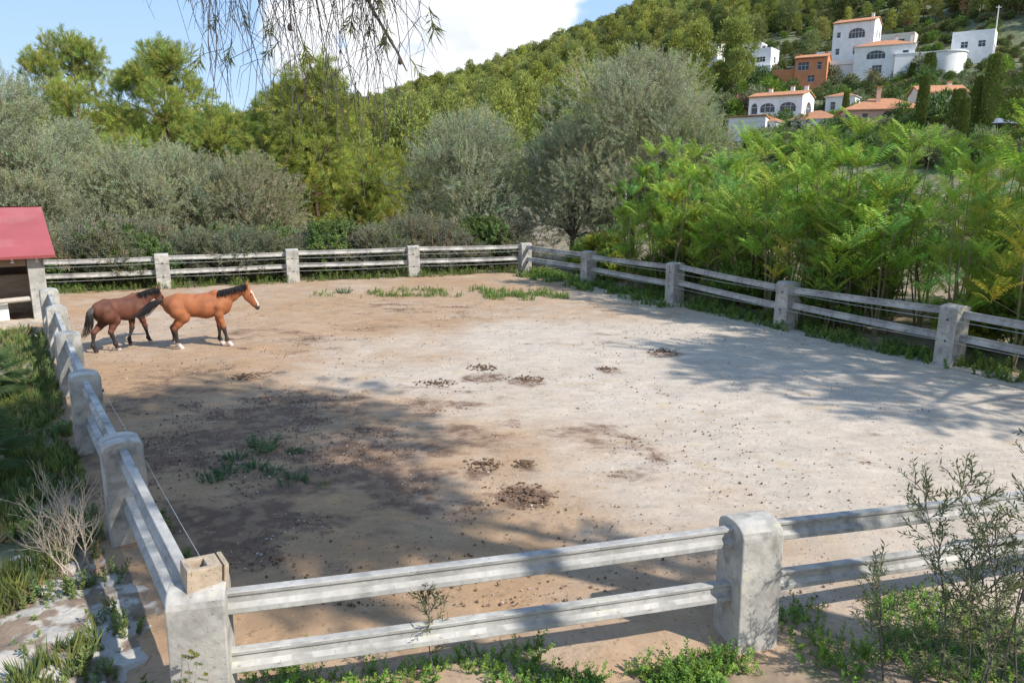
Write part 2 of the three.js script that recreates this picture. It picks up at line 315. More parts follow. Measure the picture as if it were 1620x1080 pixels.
// how pale (dry limy sand) or dark (dung and damp loam) the trodden soil is, as mapped from the photograph
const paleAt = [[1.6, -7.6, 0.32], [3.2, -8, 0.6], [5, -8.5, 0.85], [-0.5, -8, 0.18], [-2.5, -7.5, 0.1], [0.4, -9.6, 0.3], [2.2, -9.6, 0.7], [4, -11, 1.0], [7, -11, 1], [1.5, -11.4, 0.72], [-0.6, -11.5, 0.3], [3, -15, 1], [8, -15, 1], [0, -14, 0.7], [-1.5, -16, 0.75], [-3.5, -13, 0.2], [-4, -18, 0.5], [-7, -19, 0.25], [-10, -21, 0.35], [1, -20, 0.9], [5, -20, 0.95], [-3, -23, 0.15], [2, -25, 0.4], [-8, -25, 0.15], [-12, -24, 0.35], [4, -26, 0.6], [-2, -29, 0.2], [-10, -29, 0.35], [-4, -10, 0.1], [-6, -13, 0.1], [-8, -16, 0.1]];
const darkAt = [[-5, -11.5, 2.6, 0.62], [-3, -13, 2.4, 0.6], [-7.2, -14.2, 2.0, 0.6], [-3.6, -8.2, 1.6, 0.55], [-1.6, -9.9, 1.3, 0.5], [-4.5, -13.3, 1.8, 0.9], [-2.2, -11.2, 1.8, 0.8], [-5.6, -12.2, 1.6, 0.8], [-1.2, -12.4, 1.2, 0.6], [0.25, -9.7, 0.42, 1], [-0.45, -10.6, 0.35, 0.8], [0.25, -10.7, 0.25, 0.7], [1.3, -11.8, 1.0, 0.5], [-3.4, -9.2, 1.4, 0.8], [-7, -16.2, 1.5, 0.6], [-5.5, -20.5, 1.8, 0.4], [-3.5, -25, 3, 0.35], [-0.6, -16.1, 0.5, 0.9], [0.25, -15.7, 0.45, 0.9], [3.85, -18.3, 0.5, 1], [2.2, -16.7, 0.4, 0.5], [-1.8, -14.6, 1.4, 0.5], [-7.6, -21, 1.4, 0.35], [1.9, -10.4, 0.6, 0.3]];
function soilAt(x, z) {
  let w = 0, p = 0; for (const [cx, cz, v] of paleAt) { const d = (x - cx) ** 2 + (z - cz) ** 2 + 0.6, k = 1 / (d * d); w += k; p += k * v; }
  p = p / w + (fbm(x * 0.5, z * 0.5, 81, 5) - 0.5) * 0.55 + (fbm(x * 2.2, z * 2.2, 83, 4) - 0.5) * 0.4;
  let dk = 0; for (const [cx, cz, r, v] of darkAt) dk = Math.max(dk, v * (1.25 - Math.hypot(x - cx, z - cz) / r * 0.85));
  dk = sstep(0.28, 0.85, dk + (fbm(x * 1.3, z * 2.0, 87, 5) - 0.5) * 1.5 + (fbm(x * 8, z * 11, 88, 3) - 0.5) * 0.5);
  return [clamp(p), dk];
}
const PX0 = -20, PZ0 = -37, PW = 36, PH = 34;
{
  // the trodden paddock floor, a finely uneven sheet
  const S = 2048, a = new Uint8Array(S * S * 4);
  for (let j = 0; j < S; j++) for (let i = 0; i < S; i++) {
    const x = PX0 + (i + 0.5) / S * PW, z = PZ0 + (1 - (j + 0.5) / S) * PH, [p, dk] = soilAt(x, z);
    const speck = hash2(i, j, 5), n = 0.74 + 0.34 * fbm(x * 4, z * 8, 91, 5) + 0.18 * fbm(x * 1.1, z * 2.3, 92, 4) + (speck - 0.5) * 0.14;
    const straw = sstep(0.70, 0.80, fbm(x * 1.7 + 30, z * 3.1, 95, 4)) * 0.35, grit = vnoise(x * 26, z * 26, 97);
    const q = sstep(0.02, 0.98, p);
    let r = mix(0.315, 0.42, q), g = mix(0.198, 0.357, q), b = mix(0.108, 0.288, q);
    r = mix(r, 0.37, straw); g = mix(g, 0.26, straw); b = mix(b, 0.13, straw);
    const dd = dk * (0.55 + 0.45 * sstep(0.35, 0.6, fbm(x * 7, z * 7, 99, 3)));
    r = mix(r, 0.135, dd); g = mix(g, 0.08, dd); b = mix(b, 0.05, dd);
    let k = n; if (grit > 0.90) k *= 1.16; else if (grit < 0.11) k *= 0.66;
    const o = (j * S + i) * 4; a[o] = toByte(r * k); a[o + 1] = toByte(g * k); a[o + 2] = toByte(b * k); a[o + 3] = 255;
  }
  const map = finish(new THREE.DataTexture(a, S, S), 1, true); map.wrapS = map.wrapT = THREE.ClampToEdgeWrapping;
  const step = 0.2, nx = Math.round(PW / step), nz = Math.round(PH / step), id = new Map(), pos = [], uv = [], uv1 = [], idx = [];
  const h = (x, z, e) => 0.045 + (fbm(x * 0.8, z * 0.8, 101, 4) - 0.5) * 0.07 * sstep(-0.3, 1.2, e) + (fbm(x * 3.2, z * 3.2, 103, 3) - 0.5) * 0.03;
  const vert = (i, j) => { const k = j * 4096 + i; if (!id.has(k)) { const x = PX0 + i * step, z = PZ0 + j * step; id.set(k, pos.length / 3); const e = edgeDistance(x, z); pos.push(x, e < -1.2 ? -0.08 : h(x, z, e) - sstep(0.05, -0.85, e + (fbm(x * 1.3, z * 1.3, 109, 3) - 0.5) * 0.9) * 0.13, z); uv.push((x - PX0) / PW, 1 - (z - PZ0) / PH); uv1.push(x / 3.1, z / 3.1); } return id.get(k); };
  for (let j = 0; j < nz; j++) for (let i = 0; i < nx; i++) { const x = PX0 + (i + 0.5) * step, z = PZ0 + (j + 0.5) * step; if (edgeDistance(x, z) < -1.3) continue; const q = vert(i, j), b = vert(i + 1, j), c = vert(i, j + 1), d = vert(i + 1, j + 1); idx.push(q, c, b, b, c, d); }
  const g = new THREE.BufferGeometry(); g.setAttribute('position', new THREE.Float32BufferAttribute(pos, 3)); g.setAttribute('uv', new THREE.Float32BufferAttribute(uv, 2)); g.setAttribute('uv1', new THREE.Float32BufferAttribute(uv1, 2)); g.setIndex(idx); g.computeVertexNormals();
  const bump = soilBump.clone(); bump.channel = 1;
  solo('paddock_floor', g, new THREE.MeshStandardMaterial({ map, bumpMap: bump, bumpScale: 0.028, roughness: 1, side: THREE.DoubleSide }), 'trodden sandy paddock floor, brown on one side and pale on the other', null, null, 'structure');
}
{
  // a pale limy bank outside the corner of the fence
  const g = new THREE.PlaneGeometry(3.0, 3.4, 60, 68); g.rotateX(-Math.PI / 2); g.rotateY(0.5); g.translate(-4.55, 0, -6.3);
  const p = g.attributes.position, uv = g.attributes.uv;
  for (let i = 0; i < p.count; i++) { const x = p.getX(i), z = p.getZ(i), d = Math.hypot((x + 4.5) / 1.25, (z + 6.2) / 1.5), edge = d + (fbm(x * 3, z * 3, 111, 5) - 0.5) * 1.3; p.setY(i, edge < 1 ? 0.012 + (1 - edge) * 0.10 + (fbm(x * 5, z * 5, 113, 4) - 0.5) * 0.09 * (1.1 - edge) : -0.04); uv.setXY(i, x / 2, z / 2); }
  g.computeVertexNormals();
  const map = colorTexture(512, (u, v) => { const a = fbm(u * 8, v * 8, 115, 5, 8), b = fbm(u * 50, v * 50, 117, 2, 50), k = (0.7 + a * 0.5) * (0.85 + b * 0.3), s = sstep(0.46, 0.62, fbm(u * 10, v * 10, 119, 5, 10)); return [mix(0.40, 0.21, s) * k, mix(0.37, 0.155, s) * k, mix(0.325, 0.11, s) * k]; });
  solo('limestone_ground', g, new THREE.MeshStandardMaterial({ map, bumpMap: soilBump, bumpScale: 0.04, roughness: 1 }), 'patch of pale limy ground outside the fence corner', null, null, 'structure');
}

// ------------------------------------------------------------------ the fence
function postGeometry(w, d, h, crown, R) {                             // barrel-topped cast post; w along the fence, d across it
  const s = new THREE.Shape(), b = d / 2, c = 0.014, top = h - crown;
  s.moveTo(-b * 1.04, -0.25); s.lineTo(-b, top - 0.02); 
  for (let k = 0; k <= 8; k++) { const a = Math.PI * (1 - k / 8); s.lineTo(Math.cos(a) * b * 0.995, top + Math.sin(a) * crown * (1 + (R() - 0.5) * 0.10)); }
  s.lineTo(b, top - 0.02); s.lineTo(b * 1.04, -0.25); s.closePath();
  const g = new THREE.ExtrudeGeometry(s, { depth: w - 2 * c, bevelEnabled: true, bevelSize: c, bevelThickness: c, bevelSegments: 2, steps: 1 });
  g.translate(0, 0, -(w - 2 * c) / 2); g.rotateY(Math.PI / 2);         // the fence runs along x
  return g;
}
function railGeometry(len, sag = 0.0) {                                // precast double-T beam, 17 cm deep
  const s = new THREE.Shape(), o = [[0.064, 0], [0.068, 0.006], [0.066, 0.046], [0.028, 0.078], [0.024, 0.125], [0.042, 0.142], [0.044, 0.166], [0.038, 0.172]];
  s.moveTo(-o[0][0], o[0][1]); for (const [x, y] of o) s.lineTo(x, y); for (const [x, y] of [...o].reverse()) s.lineTo(-x, y); s.closePath();
  const g = new THREE.ExtrudeGeometry(s, { depth: len, bevelEnabled: false, steps: 6 }); g.translate(0, -0.086, -len / 2); g.rotateY(Math.PI / 2);
  if (sag) { const p = g.attributes.position; for (let i = 0; i < p.count; i++) { const t = p.getX(i) / len * 2; p.setY(i, p.getY(i) - sag * (1 - t * t)); } g.computeVertexNormals(); }
  return g;
}
const knob = (() => { const g = new THREE.CylinderGeometry(0.022, 0.026, 0.05, 10); g.rotateX(Math.PI / 2); return g; })();
function makeFence(name, label, pts, o) {
  const R = rng(o.seed), mid = pts[Math.floor(pts.length / 2)], root = thing(name, label, 'fence', [mid[0], 0, mid[1]]);
  pts.forEach(([x, z], i) => {
    if (o.skip?.includes(i)) return;
    const a = pts[Math.max(0, i - 1)], b = pts[Math.min(pts.length - 1, i + 1)], ang = Math.atan2(-(b[1] - a[1]), b[0] - a[0]) + (R() - 0.5) * 0.06 + (o.turn?.[i] ?? 0);
    const w = (o.w ?? 0.42) * (0.97 + R() * 0.06), g = postGeometry(w, (o.d ?? 0.42) * (0.97 + R() * 0.06), o.h + (R() - 0.5) * 0.05, o.crown, R);
    const uv = g.attributes.uv, du = R() * 3, dv = R() * 3; for (let k = 0; k < uv.count; k++) uv.setXY(k, uv.getX(k) + du, uv.getY(k) + dv);
    const m = part('post', g, M.post, root); m.position.set(x - mid[0], 0, z - mid[1]); m.rotation.set((R() - 0.5) * 0.025, ang, (R() - 0.5) * 0.025);
    for (const y of o.wires) { const q = part('insulator', knob, M.insulator, m); q.position.set((R() - 0.5) * 0.06, y, o.inner * ((o.d ?? 0.42) / 2 + 0.02)); }
  });
  for (let i = 0; i < pts.length - 1; i++) {
    const [ax, az] = pts[i], [bx, bz] = pts[i + 1], len = Math.hypot(bx - ax, bz - az), ang = Math.atan2(-(bz - az), bx - ax), cx = (ax + bx) / 2 - mid[0], cz = (az + bz) / 2 - mid[1];
    for (const y of o.rails) {
      const g = railGeometry(len - (o.w ?? 0.42) + 0.16, 0.008 + R() * 0.012), uv = g.attributes.uv, du = R() * 3, dv = R() * 3; for (let k = 0; k < uv.count; k++) uv.setXY(k, uv.getX(k) + du, uv.getY(k) + dv);
      const m = part('rail', g, M.rail, root); m.position.set(cx, y + (R() - 0.5) * 0.03, cz); m.rotation.set((R() - 0.5) * 0.05, ang, (R() - 0.5) * 0.008);
    }
    for (const y of o.wires) {
      const nx = -Math.sin(ang), off = o.inner * ((o.d ?? 0.42) / 2 + 0.035), sx = Math.sin(ang) * off, sz = Math.cos(ang) * off, p = [];
      for (let k = 0; k <= 8; k++) { const t = k / 8; p.push(V(ax + (bx - ax) * t + sx - mid[0], y - 0.10 * t * (1 - t), az + (bz - az) * t + sz - mid[1])); }
      const b = new Bits(); b.tube(p, p.map(() => o.wireR ?? 0.0035), 5); part('wire', b.geometry(), M.wire, root);
    }
  }
  return root;
}
// inner: which side of the run is the paddock (+1 = +z of its own axes)
makeFence('paddock_fence', 'nearest run of grey concrete rail fence across the foot of the picture', NEAR, { seed: 201, h: 1.26, crown: 0.10, rails: [1.10, 0.58], wires: [0.93], inner: -1, w: 0.42, d: 0.40, skip: [] });
makeFence('paddock_fence', 'left run of concrete rail fence leading from the hollow block to the red-roofed shed', LEFT, { seed: 202, h: 1.30, crown: 0.07, rails: [1.12, 0.56], wires: [0.97, 0.5], inner: 1, skip: [0] });
makeFence('paddock_fence', 'back run of pale concrete rail fence behind the two horses', BACK, { seed: 203, h: 1.42, crown: 0.05, rails: [1.24, 0.70], wires: [1.06, 0.52], inner: -1, w: 0.50, d: 0.46, wireR: 0.007 });
makeFence('paddock_fence', 'right run of grey concrete rail fence in front of the green thicket', RIGHT, { seed: 204, h: 1.42, crown: 0.05, rails: [1.24, 0.70], wires: [1.12, 0.62], inner: 1, skip: [0], w: 0.46, d: 0.46, wireR: 0.006 });

{
  // the hollow block left on the corner post
  const s = new THREE.Shape(); s.moveTo(-0.11, -0.105); s.lineTo(0.13, -0.105); s.lineTo(0.13, 0.105); s.lineTo(-0.11, 0.105); s.closePath();
  const hole = new THREE.Path(); hole.moveTo(-0.075, -0.072); hole.lineTo(0.045, -0.072); hole.lineTo(0.045, 0.072); hole.lineTo(-0.075, 0.072); hole.closePath(); s.holes.push(hole);
  const g = new THREE.ExtrudeGeometry(s, { depth: 0.20, bevelEnabled: true, bevelSize: 0.006, bevelThickness: 0.006, bevelSegments: 2 }); g.rotateX(-Math.PI / 2);
  const root = thing('concrete_block', 'hollow tan concrete block sitting on top of the near corner post', 'block', [-2.40, 1.235, -5.30], 0.62);
  root.rotation.z = -0.10; root.rotation.x = 0.04;
  part('shell', g, M.block, root);
  const groove = part('end_rib', chamferBox(0.035, 0.20, 0.23, 0.006), M.block, root); groove.position.set(0.168, 0.004, 0);
}

// ------------------------------------------------------------------ the shed with the red roof
{
  const root = thing('horse_shed', 'open-fronted shed with faded red roof at the left edge', 'shed', [-14.35, 0, -23.1], Math.atan2(0.56, 0.83));   // front is +z, its right end at x = 0
  const roofMap = colorTexture(512, (u, v) => { const a = fbm(u * 6, v * 6, 121, 5, 6), b = fbm(u * 40, v * 12, 123, 3, 12), k = 0.75 + a * 0.4 + (b - 0.5) * 0.2, d = sstep(0.6, 0.75, fbm(u * 10, v * 10, 125, 4, 10)); return [mix(0.36, 0.39, d) * k, mix(0.075, 0.105, d) * k, mix(0.075, 0.10, d) * k]; }, 0.4);
  const roof = new THREE.MeshStandardMaterial({ map: roofMap, bumpMap: concreteBump, bumpScale: 0.01, roughness: 0.6 });
  const plaster = new THREE.MeshStandardMaterial({ map: concreteMap, color: lin(1.15, 1.0, 0.85), bumpMap: concreteBump, bumpScale: 0.008, roughness: 0.95 });
  const W = 4.6, D = 4.2;
  const pillar = (x) => { const m = part('pillar', chamferBox(0.44, 2.0, 0.44), M.post, root); m.position.set(x, 0, -0.22); return m; };
  pillar(-0.16); pillar(-W + 0.2);
  part('back_wall', box(W, 3.05, 0.2, -W / 2 + 0.06, 1.52, -D), plaster, root);
  for (const x of [-0.02, -W + 0.06]) { const s = new THREE.Shape(); s.moveTo(0.46, 0); s.lineTo(D - 0.1, 0); s.lineTo(D - 0.1, 3.0); s.lineTo(0.46, 2.08); s.closePath(); const g = new THREE.ExtrudeGeometry(s, { depth: 0.14, bevelEnabled: false }); g.rotateY(Math.PI / 2); g.translate(x - 0.07, 0, 0); part('side_wall', g, plaster, root); }
  const rg = new THREE.BoxGeometry(W + 0.5, 0.09, D + 0.75, 1, 1, 1), r = part('roof', rg, roof, root); r.position.set(-W / 2 + 0.12, 2.66, -D / 2 + 0.05); r.rotation.x = 0.262;
  for (let k = 0; k < 10; k++) { const m = part('ridge_tile', (() => { const g = new THREE.CylinderGeometry(0.11, 0.11, 0.48, 10, 1, false, 0, Math.PI); g.rotateZ(Math.PI / 2); g.rotateX(-Math.PI / 2); return g; })(), roof, root); m.position.set(-W + 0.15 + k * 0.5, 3.27, -D - 0.26); }
  part('lintel', box(W - 0.85, 0.26, 0.24, -W / 2 + 0.02, 1.86, -0.14), std(0.27, 0.19, 0.12, 0.9), root);
  for (let k = 0; k < 6; k++) { const g = new THREE.LatheGeometry([[0, 0], [0.06, 0], [0.06, 0.03], [0.03, 0.05], [0.03, 0.10], [0.055, 0.13], [0.055, 0.17], [0, 0.17]].map(([x, y]) => new THREE.Vector2(x, y)), 12), m = part('insulator', g, M.white, root); m.position.set(-0.12 - k * 0.62, 1.84, 0.04); }
  for (const [y, h] of [[0.72, 0.16]]) { const b = new Bits(); b.tube([V(-0.38, y, -0.14), V(-1.4, y - 0.03, -0.12), V(-2.6, y + 0.02, -0.13), V(-W + 0.4, y, -0.14)], [h / 2, h / 2, h / 2, h / 2], 10); part('bar', b.geometry(true), std(0.42, 0.38, 0.32, 0.9, { bumpMap: concreteBump, bumpScale: 0.02 }), root); }
  part('trough', box(1.9, 0.56, 0.5, -1.95, 0.28, -0.55), M.white, root);
  part('half_wall', box(W - 0.6, 1.25, 0.14, -W / 2, 0.625, -2.4), plaster, root);
  part('sill', chamferBox(W + 0.1, 0.10, 1.2, 0.02), plaster, root).position.set(-W / 2 + 0.1, 0, 0.35);
  const latch = part('latch', box(0.06, 0.10, 0.05, -0.1, 0.95, 0.025), M.insulator, root);
}

// ------------------------------------------------------------------ houses on the hillside
const plasterMap = colorTexture(256, (u, v) => { const k = 0.90 + (fbm(u * 5, v * 5, 131, 5, 5) - 0.5) * 0.22 + (fbm(u * 40, v * 40, 133, 2, 40) - 0.5) * 0.08; return [k, k * 0.995, k * 0.98]; }, 0.25);
const tileMap = colorTexture(256, (u, v) => { const i = Math.floor(u * 24), j = Math.floor(v * 16), k = 0.78 + hash2(i, j, 137) * 0.4, e = Math.abs((u * 24) % 1 - 0.5); const q = k * (e > 0.42 ? 0.72 : 1); return [0.95 * q, (0.88 + hash2(i, j, 139) * 0.2) * q, 0.9 * q]; }, 0.25);
const tileBump = heightTexture(256, (u, v) => 0.5 + 0.5 * Math.sin(u * 24 * Math.PI * 2), 0.25);
const wallMat = (r, g, b) => new THREE.MeshStandardMaterial({ map: plasterMap, color: lin(r, g, b), roughness: 0.9, side: THREE.DoubleSide });
const HM = { white: wallMat(0.80, 0.80, 0.79), cream: wallMat(0.74, 0.67, 0.57), orange: wallMat(0.62, 0.25, 0.12), salmon: wallMat(0.66, 0.40, 0.30), roof: new THREE.MeshStandardMaterial({ map: tileMap, bumpMap: tileBump, bumpScale: 0.05, color: lin(0.56, 0.25, 0.13), roughness: 0.9, side: THREE.DoubleSide }), pane: new THREE.MeshStandardMaterial({ color: lin(0.035, 0.045, 0.06), roughness: 0.12, metalness: 0, side: THREE.DoubleSide }), frame: std(0.62, 0.62, 0.60, 0.7), stone: new THREE.MeshStandardMaterial({ map: concreteMap, color: lin(0.85, 0.78, 0.66), roughness: 1, side: THREE.DoubleSide }), shutter: std(0.06, 0.12, 0.2, 0.6) };
function opening([x, y, w, h, arch]) {
  const p = new THREE.Path(), a = x - w / 2, b = x + w / 2; p.moveTo(a, y); p.lineTo(b, y);
  if (arch) { const sp = y + h - arch; p.lineTo(b, sp); for (let k = 1; k <= 10; k++) { const t = Math.PI * k / 10; p.lineTo(x + Math.cos(t) * w / 2, sp + Math.sin(t) * arch); } } else { p.lineTo(b, y + h); p.lineTo(a, y + h); }
  p.closePath(); return p;
}
function wallPanel(w, h, holes, thick) { const s = new THREE.Shape(); s.moveTo(-w / 2, -4); s.lineTo(w / 2, -4); s.lineTo(w / 2, h); s.lineTo(-w / 2, h); s.closePath(); holes.forEach((q) => s.holes.push(opening(q))); const g = new THREE.ExtrudeGeometry(s, { depth: thick, bevelEnabled: false }); g.translate(0, 0, -thick); return g; }
function makeHouse(o) {
  const at = meet(o.px, o.py), root = thing(o.name ?? 'house', o.label, o.category ?? 'house', [at.x, at.y, at.z], o.turn ?? -0.62);
  const { w: W, d: D, h: H } = o, T = 0.3, wm = HM[o.wall ?? 'white'], front = o.front ?? [], right = o.right ?? [];
  const f = wallPanel(W, H, front, T); f.translate(0, 0, D / 2); part('front_wall', f, wm, root);
  const r = wallPanel(D - 2 * T, H, right, T); r.rotateY(Math.PI / 2); r.translate(W / 2 - 0.002, 0, 0); part('side_wall', r, wm, root);
  part('back_wall', box(W, H + 4, T, 0, (H - 4) / 2, -D / 2 + T / 2), wm, root); part('side_wall', box(T, H + 4, D - 2 * T, -W / 2 + T / 2 + 0.002, (H - 4) / 2, 0), wm, root);
  part('ceiling', box(W - 2 * T, 0.2, D - 2 * T, 0, H - 0.12, 0), wm, root);
  const win = (q, turn) => {
    const [x, y, w, h] = q, g = [box(w, 0.07, 0.08, 0, 0.035, 0), box(0.07, h, 0.08, -w / 2 + 0.035, h / 2, 0), box(0.07, h, 0.08, w / 2 - 0.035, h / 2, 0), box(w, 0.06, 0.07, 0, h * 0.62, 0)];
    const n = Math.max(1, Math.round(w / 0.8)); for (let k = 1; k < n; k++) g.push(box(0.06, h, 0.07, -w / 2 + w * k / n, h / 2, 0));
    const m = part('window', mergeGeometries(g), HM.frame, root), pane = part('pane', new THREE.PlaneGeometry(w, h), q[5] === 'shutter' ? HM.shutter : HM.pane, m); pane.position.set(0, h / 2, -0.03);
    if (turn) { m.rotation.y = Math.PI / 2; m.position.set(W / 2 - 0.22, y, -x); } else m.position.set(x, y, D / 2 - 0.22);
  };
  front.forEach((q) => win(q, false)); right.forEach((q) => win(q, true));
  const ov = 0.35, rh = o.rh ?? 1.2;
  if (o.roof === 'gable' || o.roof === 'shed') {
    const s = new THREE.Shape(); if (o.roof === 'gable') { s.moveTo(-D / 2 - ov, H - 0.05); s.lineTo(0, H + rh); s.lineTo(D / 2 + ov, H - 0.05); s.lineTo(D / 2 + ov, H + 0.13); s.lineTo(0, H + rh + 0.2); s.lineTo(-D / 2 - ov, H + 0.13); } else { s.moveTo(-D / 2 - ov, H + 0.02); s.lineTo(D / 2 + ov, H + rh); s.lineTo(D / 2 + ov, H + rh + 0.2); s.lineTo(-D / 2 - ov, H + 0.2); }
    s.closePath(); const g = new THREE.ExtrudeGeometry(s, { depth: W + 0.4, bevelEnabled: false }); g.translate(0, 0, -(W + 0.4) / 2); g.rotateY(Math.PI / 2); part('roof', g, HM.roof, root);
    const t = new THREE.Shape(); if (o.roof === 'gable') { t.moveTo(-D / 2, H - 0.06); t.lineTo(D / 2, H - 0.06); t.lineTo(0, H + rh - 0.02); } else { t.moveTo(-D / 2, H - 0.06); t.lineTo(D / 2, H - 0.06); t.lineTo(D / 2, H + rh - 0.03); } t.closePath();
    for (const x of [-W / 2 + 0.004, W / 2 - T - 0.004]) { const e = new THREE.ExtrudeGeometry(t, { depth: T, bevelEnabled: false }); e.rotateY(Math.PI / 2); e.translate(x, 0, 0); part('gable', e, wm, root); }
    if (o.roof === 'shed') part('gable', box(W - 2 * T, rh, T, 0, H + rh / 2 - 0.08, -D / 2 + T / 2), wm, root);
  } else if (o.roof === 'hip') {
    const a = W / 2 + ov, b = D / 2 + ov, c = Math.max(0.3, a - b), y = H, P = [V(-a, y, b), V(a, y, b), V(a, y, -b), V(-a, y, -b), V(-c, y + rh, 0), V(c, y + rh, 0)], q = new Bits();
    q.tri(P[0], P[1], P[5]); q.tri(P[0], P[5], P[4]); q.tri(P[1], P[2], P[5]); q.tri(P[2], P[3], P[4]); q.tri(P[2], P[4], P[5]); q.tri(P[3], P[0], P[4]); q.tri(P[0], P[2], P[1]); q.tri(P[0], P[3], P[2]); part('roof', q.geometry(), HM.roof, root);
    part('eave', box(W + 0.5, 0.14, D + 0.5, 0, H - 0.08, 0), wm, root);
  } else { part('roof', box(W, 0.16, D, 0, H + 0.09, 0), wm, root); const ph = o.parapet ?? 0.5; for (const [w, d, x, z] of [[W, 0.2, 0, D / 2 - 0.1], [W, 0.2, 0, -D / 2 + 0.1], [0.2, D - 0.4, W / 2 - 0.1, 0], [0.2, D - 0.4, -W / 2 + 0.1, 0]]) part('parapet', box(w, ph, d, x, H + 0.17 + ph / 2, z), wm, root); }
  for (const [x, z, h] of o.chimneys ?? []) { const c = part('chimney', box(0.6, h, 0.6, x, H + h / 2, z), wm, root); part('cap', box(0.8, 0.14, 0.8, x, H + h + 0.08, z), HM.roof, c); }
  for (const e of o.extra ?? []) part(e[0], e[1], HM[e[2] ?? o.wall ?? 'white'], root);
  return root;
}
const A = (x, y, w, h) => [x, y, w, h, h * 0.55];
makeHouse({ px: 1234, py: 204, w: 9.2, d: 7.5, h: 5.3, roof: 'gable', rh: 0.9, label: 'white villa with three arched windows in a row and low tiled roof', front: [A(-3.6, 2.4, 1.2, 1.9), A(-1.3, 2.6, 2.6, 1.6), A(2.2, 2.6, 2.8, 1.6)], right: [A(0.5, 1.6, 3.4, 2.8)], chimneys: [[-2.5, -1.5, 1.8], [1.5, -1, 1.9], [3.6, -2, 2.0]], extra: [['terrace', box(11, 2.2, 3, 0, -0.4, 5.4)], ['stair', box(1.2, 3.2, 4.5, 5.3, -0.2, 1.5)]] });
makeHouse({ px: 1188, py: 220, w: 6.2, d: 5, h: 2.6, roof: 'shed', rh: -0.0 + 0.9, turn: 2.52, label: 'low white annexe with orange roof below the arched villa, left one', front: [[0, 1, 1.2, 1.1]], right: [[0, 0.9, 1.2, 1.2]] });
makeHouse({ px: 1214, py: 219, w: 4.2, d: 4.5, h: 2.6, roof: 'hip', rh: 1.0, label: 'small white block with dark square window below the arched villa', front: [[0.4, 0.8, 1.3, 1.3]] });
makeHouse({ px: 1292, py: 214, w: 7, d: 6, h: 2.4, roof: 'hip', rh: 1.5, label: 'low white wing with orange hipped roof right of the arched villa', front: [[-2.2, 0.7, 0.9, 1.4]] });
makeHouse({ px: 1352, py: 104, w: 9, d: 8, h: 9.2, roof: 'gable', rh: 1.2, label: 'tall white house highest on the hillside with arched balcony', front: [A(0.8, 5.6, 3.6, 2.2), [-3.2, 6.0, 0.9, 1.2], [1.2, 2.0, 2.0, 1.8], [-3.2, 2.2, 0.9, 1.4]], right: [A(2.2, 5.8, 1.2, 1.7), A(-0.6, 5.8, 1.2, 1.7), [0.8, 1.8, 2.2, 2]], chimneys: [[2.8, -2, 2.6], [-4, 1, 1.2]], extra: [['side_wing', box(4, 6.5, 5, -6.3, 0.2, 0)]] });
makeHouse({ px: 1418, py: 78, w: 9, d: 5, h: 2.6, roof: 'flat', parapet: 0.7, wall: 'cream', label: 'low stone and white terrace beside the tall top house', front: [[-2, 0.6, 1.5, 1.4], [1.5, 0.6, 1.5, 1.4]] });
makeHouse({ px: 1396, py: 124, w: 12, d: 8.5, h: 6.4, roof: 'hip', rh: 1.6, turn: -0.45, label: 'broad white house with blue arched window and orange hipped roof', front: [A(-1.6, 3.6, 3.8, 1.8), [-1.2, 0.7, 2.0, 1.6], [4.2, 3.8, 1.2, 1.3]], right: [[0, 3.6, 1.4, 1.4]], chimneys: [[2.2, -1, 2.4], [5.2, 0.5, 2.4]], extra: [['garage', box(5, 5.4, 6, -8.4, 0.4, -0.6)], ['balcony', box(5.2, 0.9, 0.25, -8.4, 3.55, 2.6)]] });
{ // the round-fronted white terrace to its right
  const at = meet(1472, 118), root = thing('garden_terrace', 'white round-fronted terrace wall right of the broad white house', 'terrace', [at.x, at.y, at.z], -0.35);
  const g = new THREE.CylinderGeometry(4.2, 4.2, 7, 28, 1, false); g.translate(2.4, 0.6, 0); part('round_wall', g, HM.white, root); part('wall', box(8, 7, 3, -3.5, 0.6, 1.3), HM.white, root);
  const cap = new THREE.CylinderGeometry(4.45, 4.45, 0.22, 28); cap.translate(2.4, 4.21, 0); part('coping', cap, HM.white, root); part('coping', box(8.2, 0.22, 3.2, -3.6, 4.22, 1.3), HM.white, root);
}
makeHouse({ px: 1538, py: 98, w: 8, d: 6, h: 5.4, roof: 'flat', label: 'white flat-roofed house half hidden behind the pine bough', front: [[-1.5, 2.6, 1.4, 1.3], [1.8, 2.6, 1.4, 1.3]] });
makeHouse({ px: 1284, py: 135, w: 6.8, d: 6, h: 5.6, roof: 'gable', rh: 0.9, wall: 'orange', turn: -0.5, label: 'orange painted house with terracotta roof and white porch', front: [[-1.6, 3.0, 2.4, 1.7], [1.8, 3.0, 1.0, 1.6], [0.2, 0.4, 1.6, 1.4]], right: [A(0, 3.0, 1.8, 2.0)], chimneys: [[2.6, -1, 1.5], [-3.0, 0.5, 1.1]], extra: [['wing', box(5.5, 4.2, 4.6, -5.9, 0.5, 0)], ['railing', box(5.5, 0.9, 0.2, -5.9, 3.05, 2.2)]] });
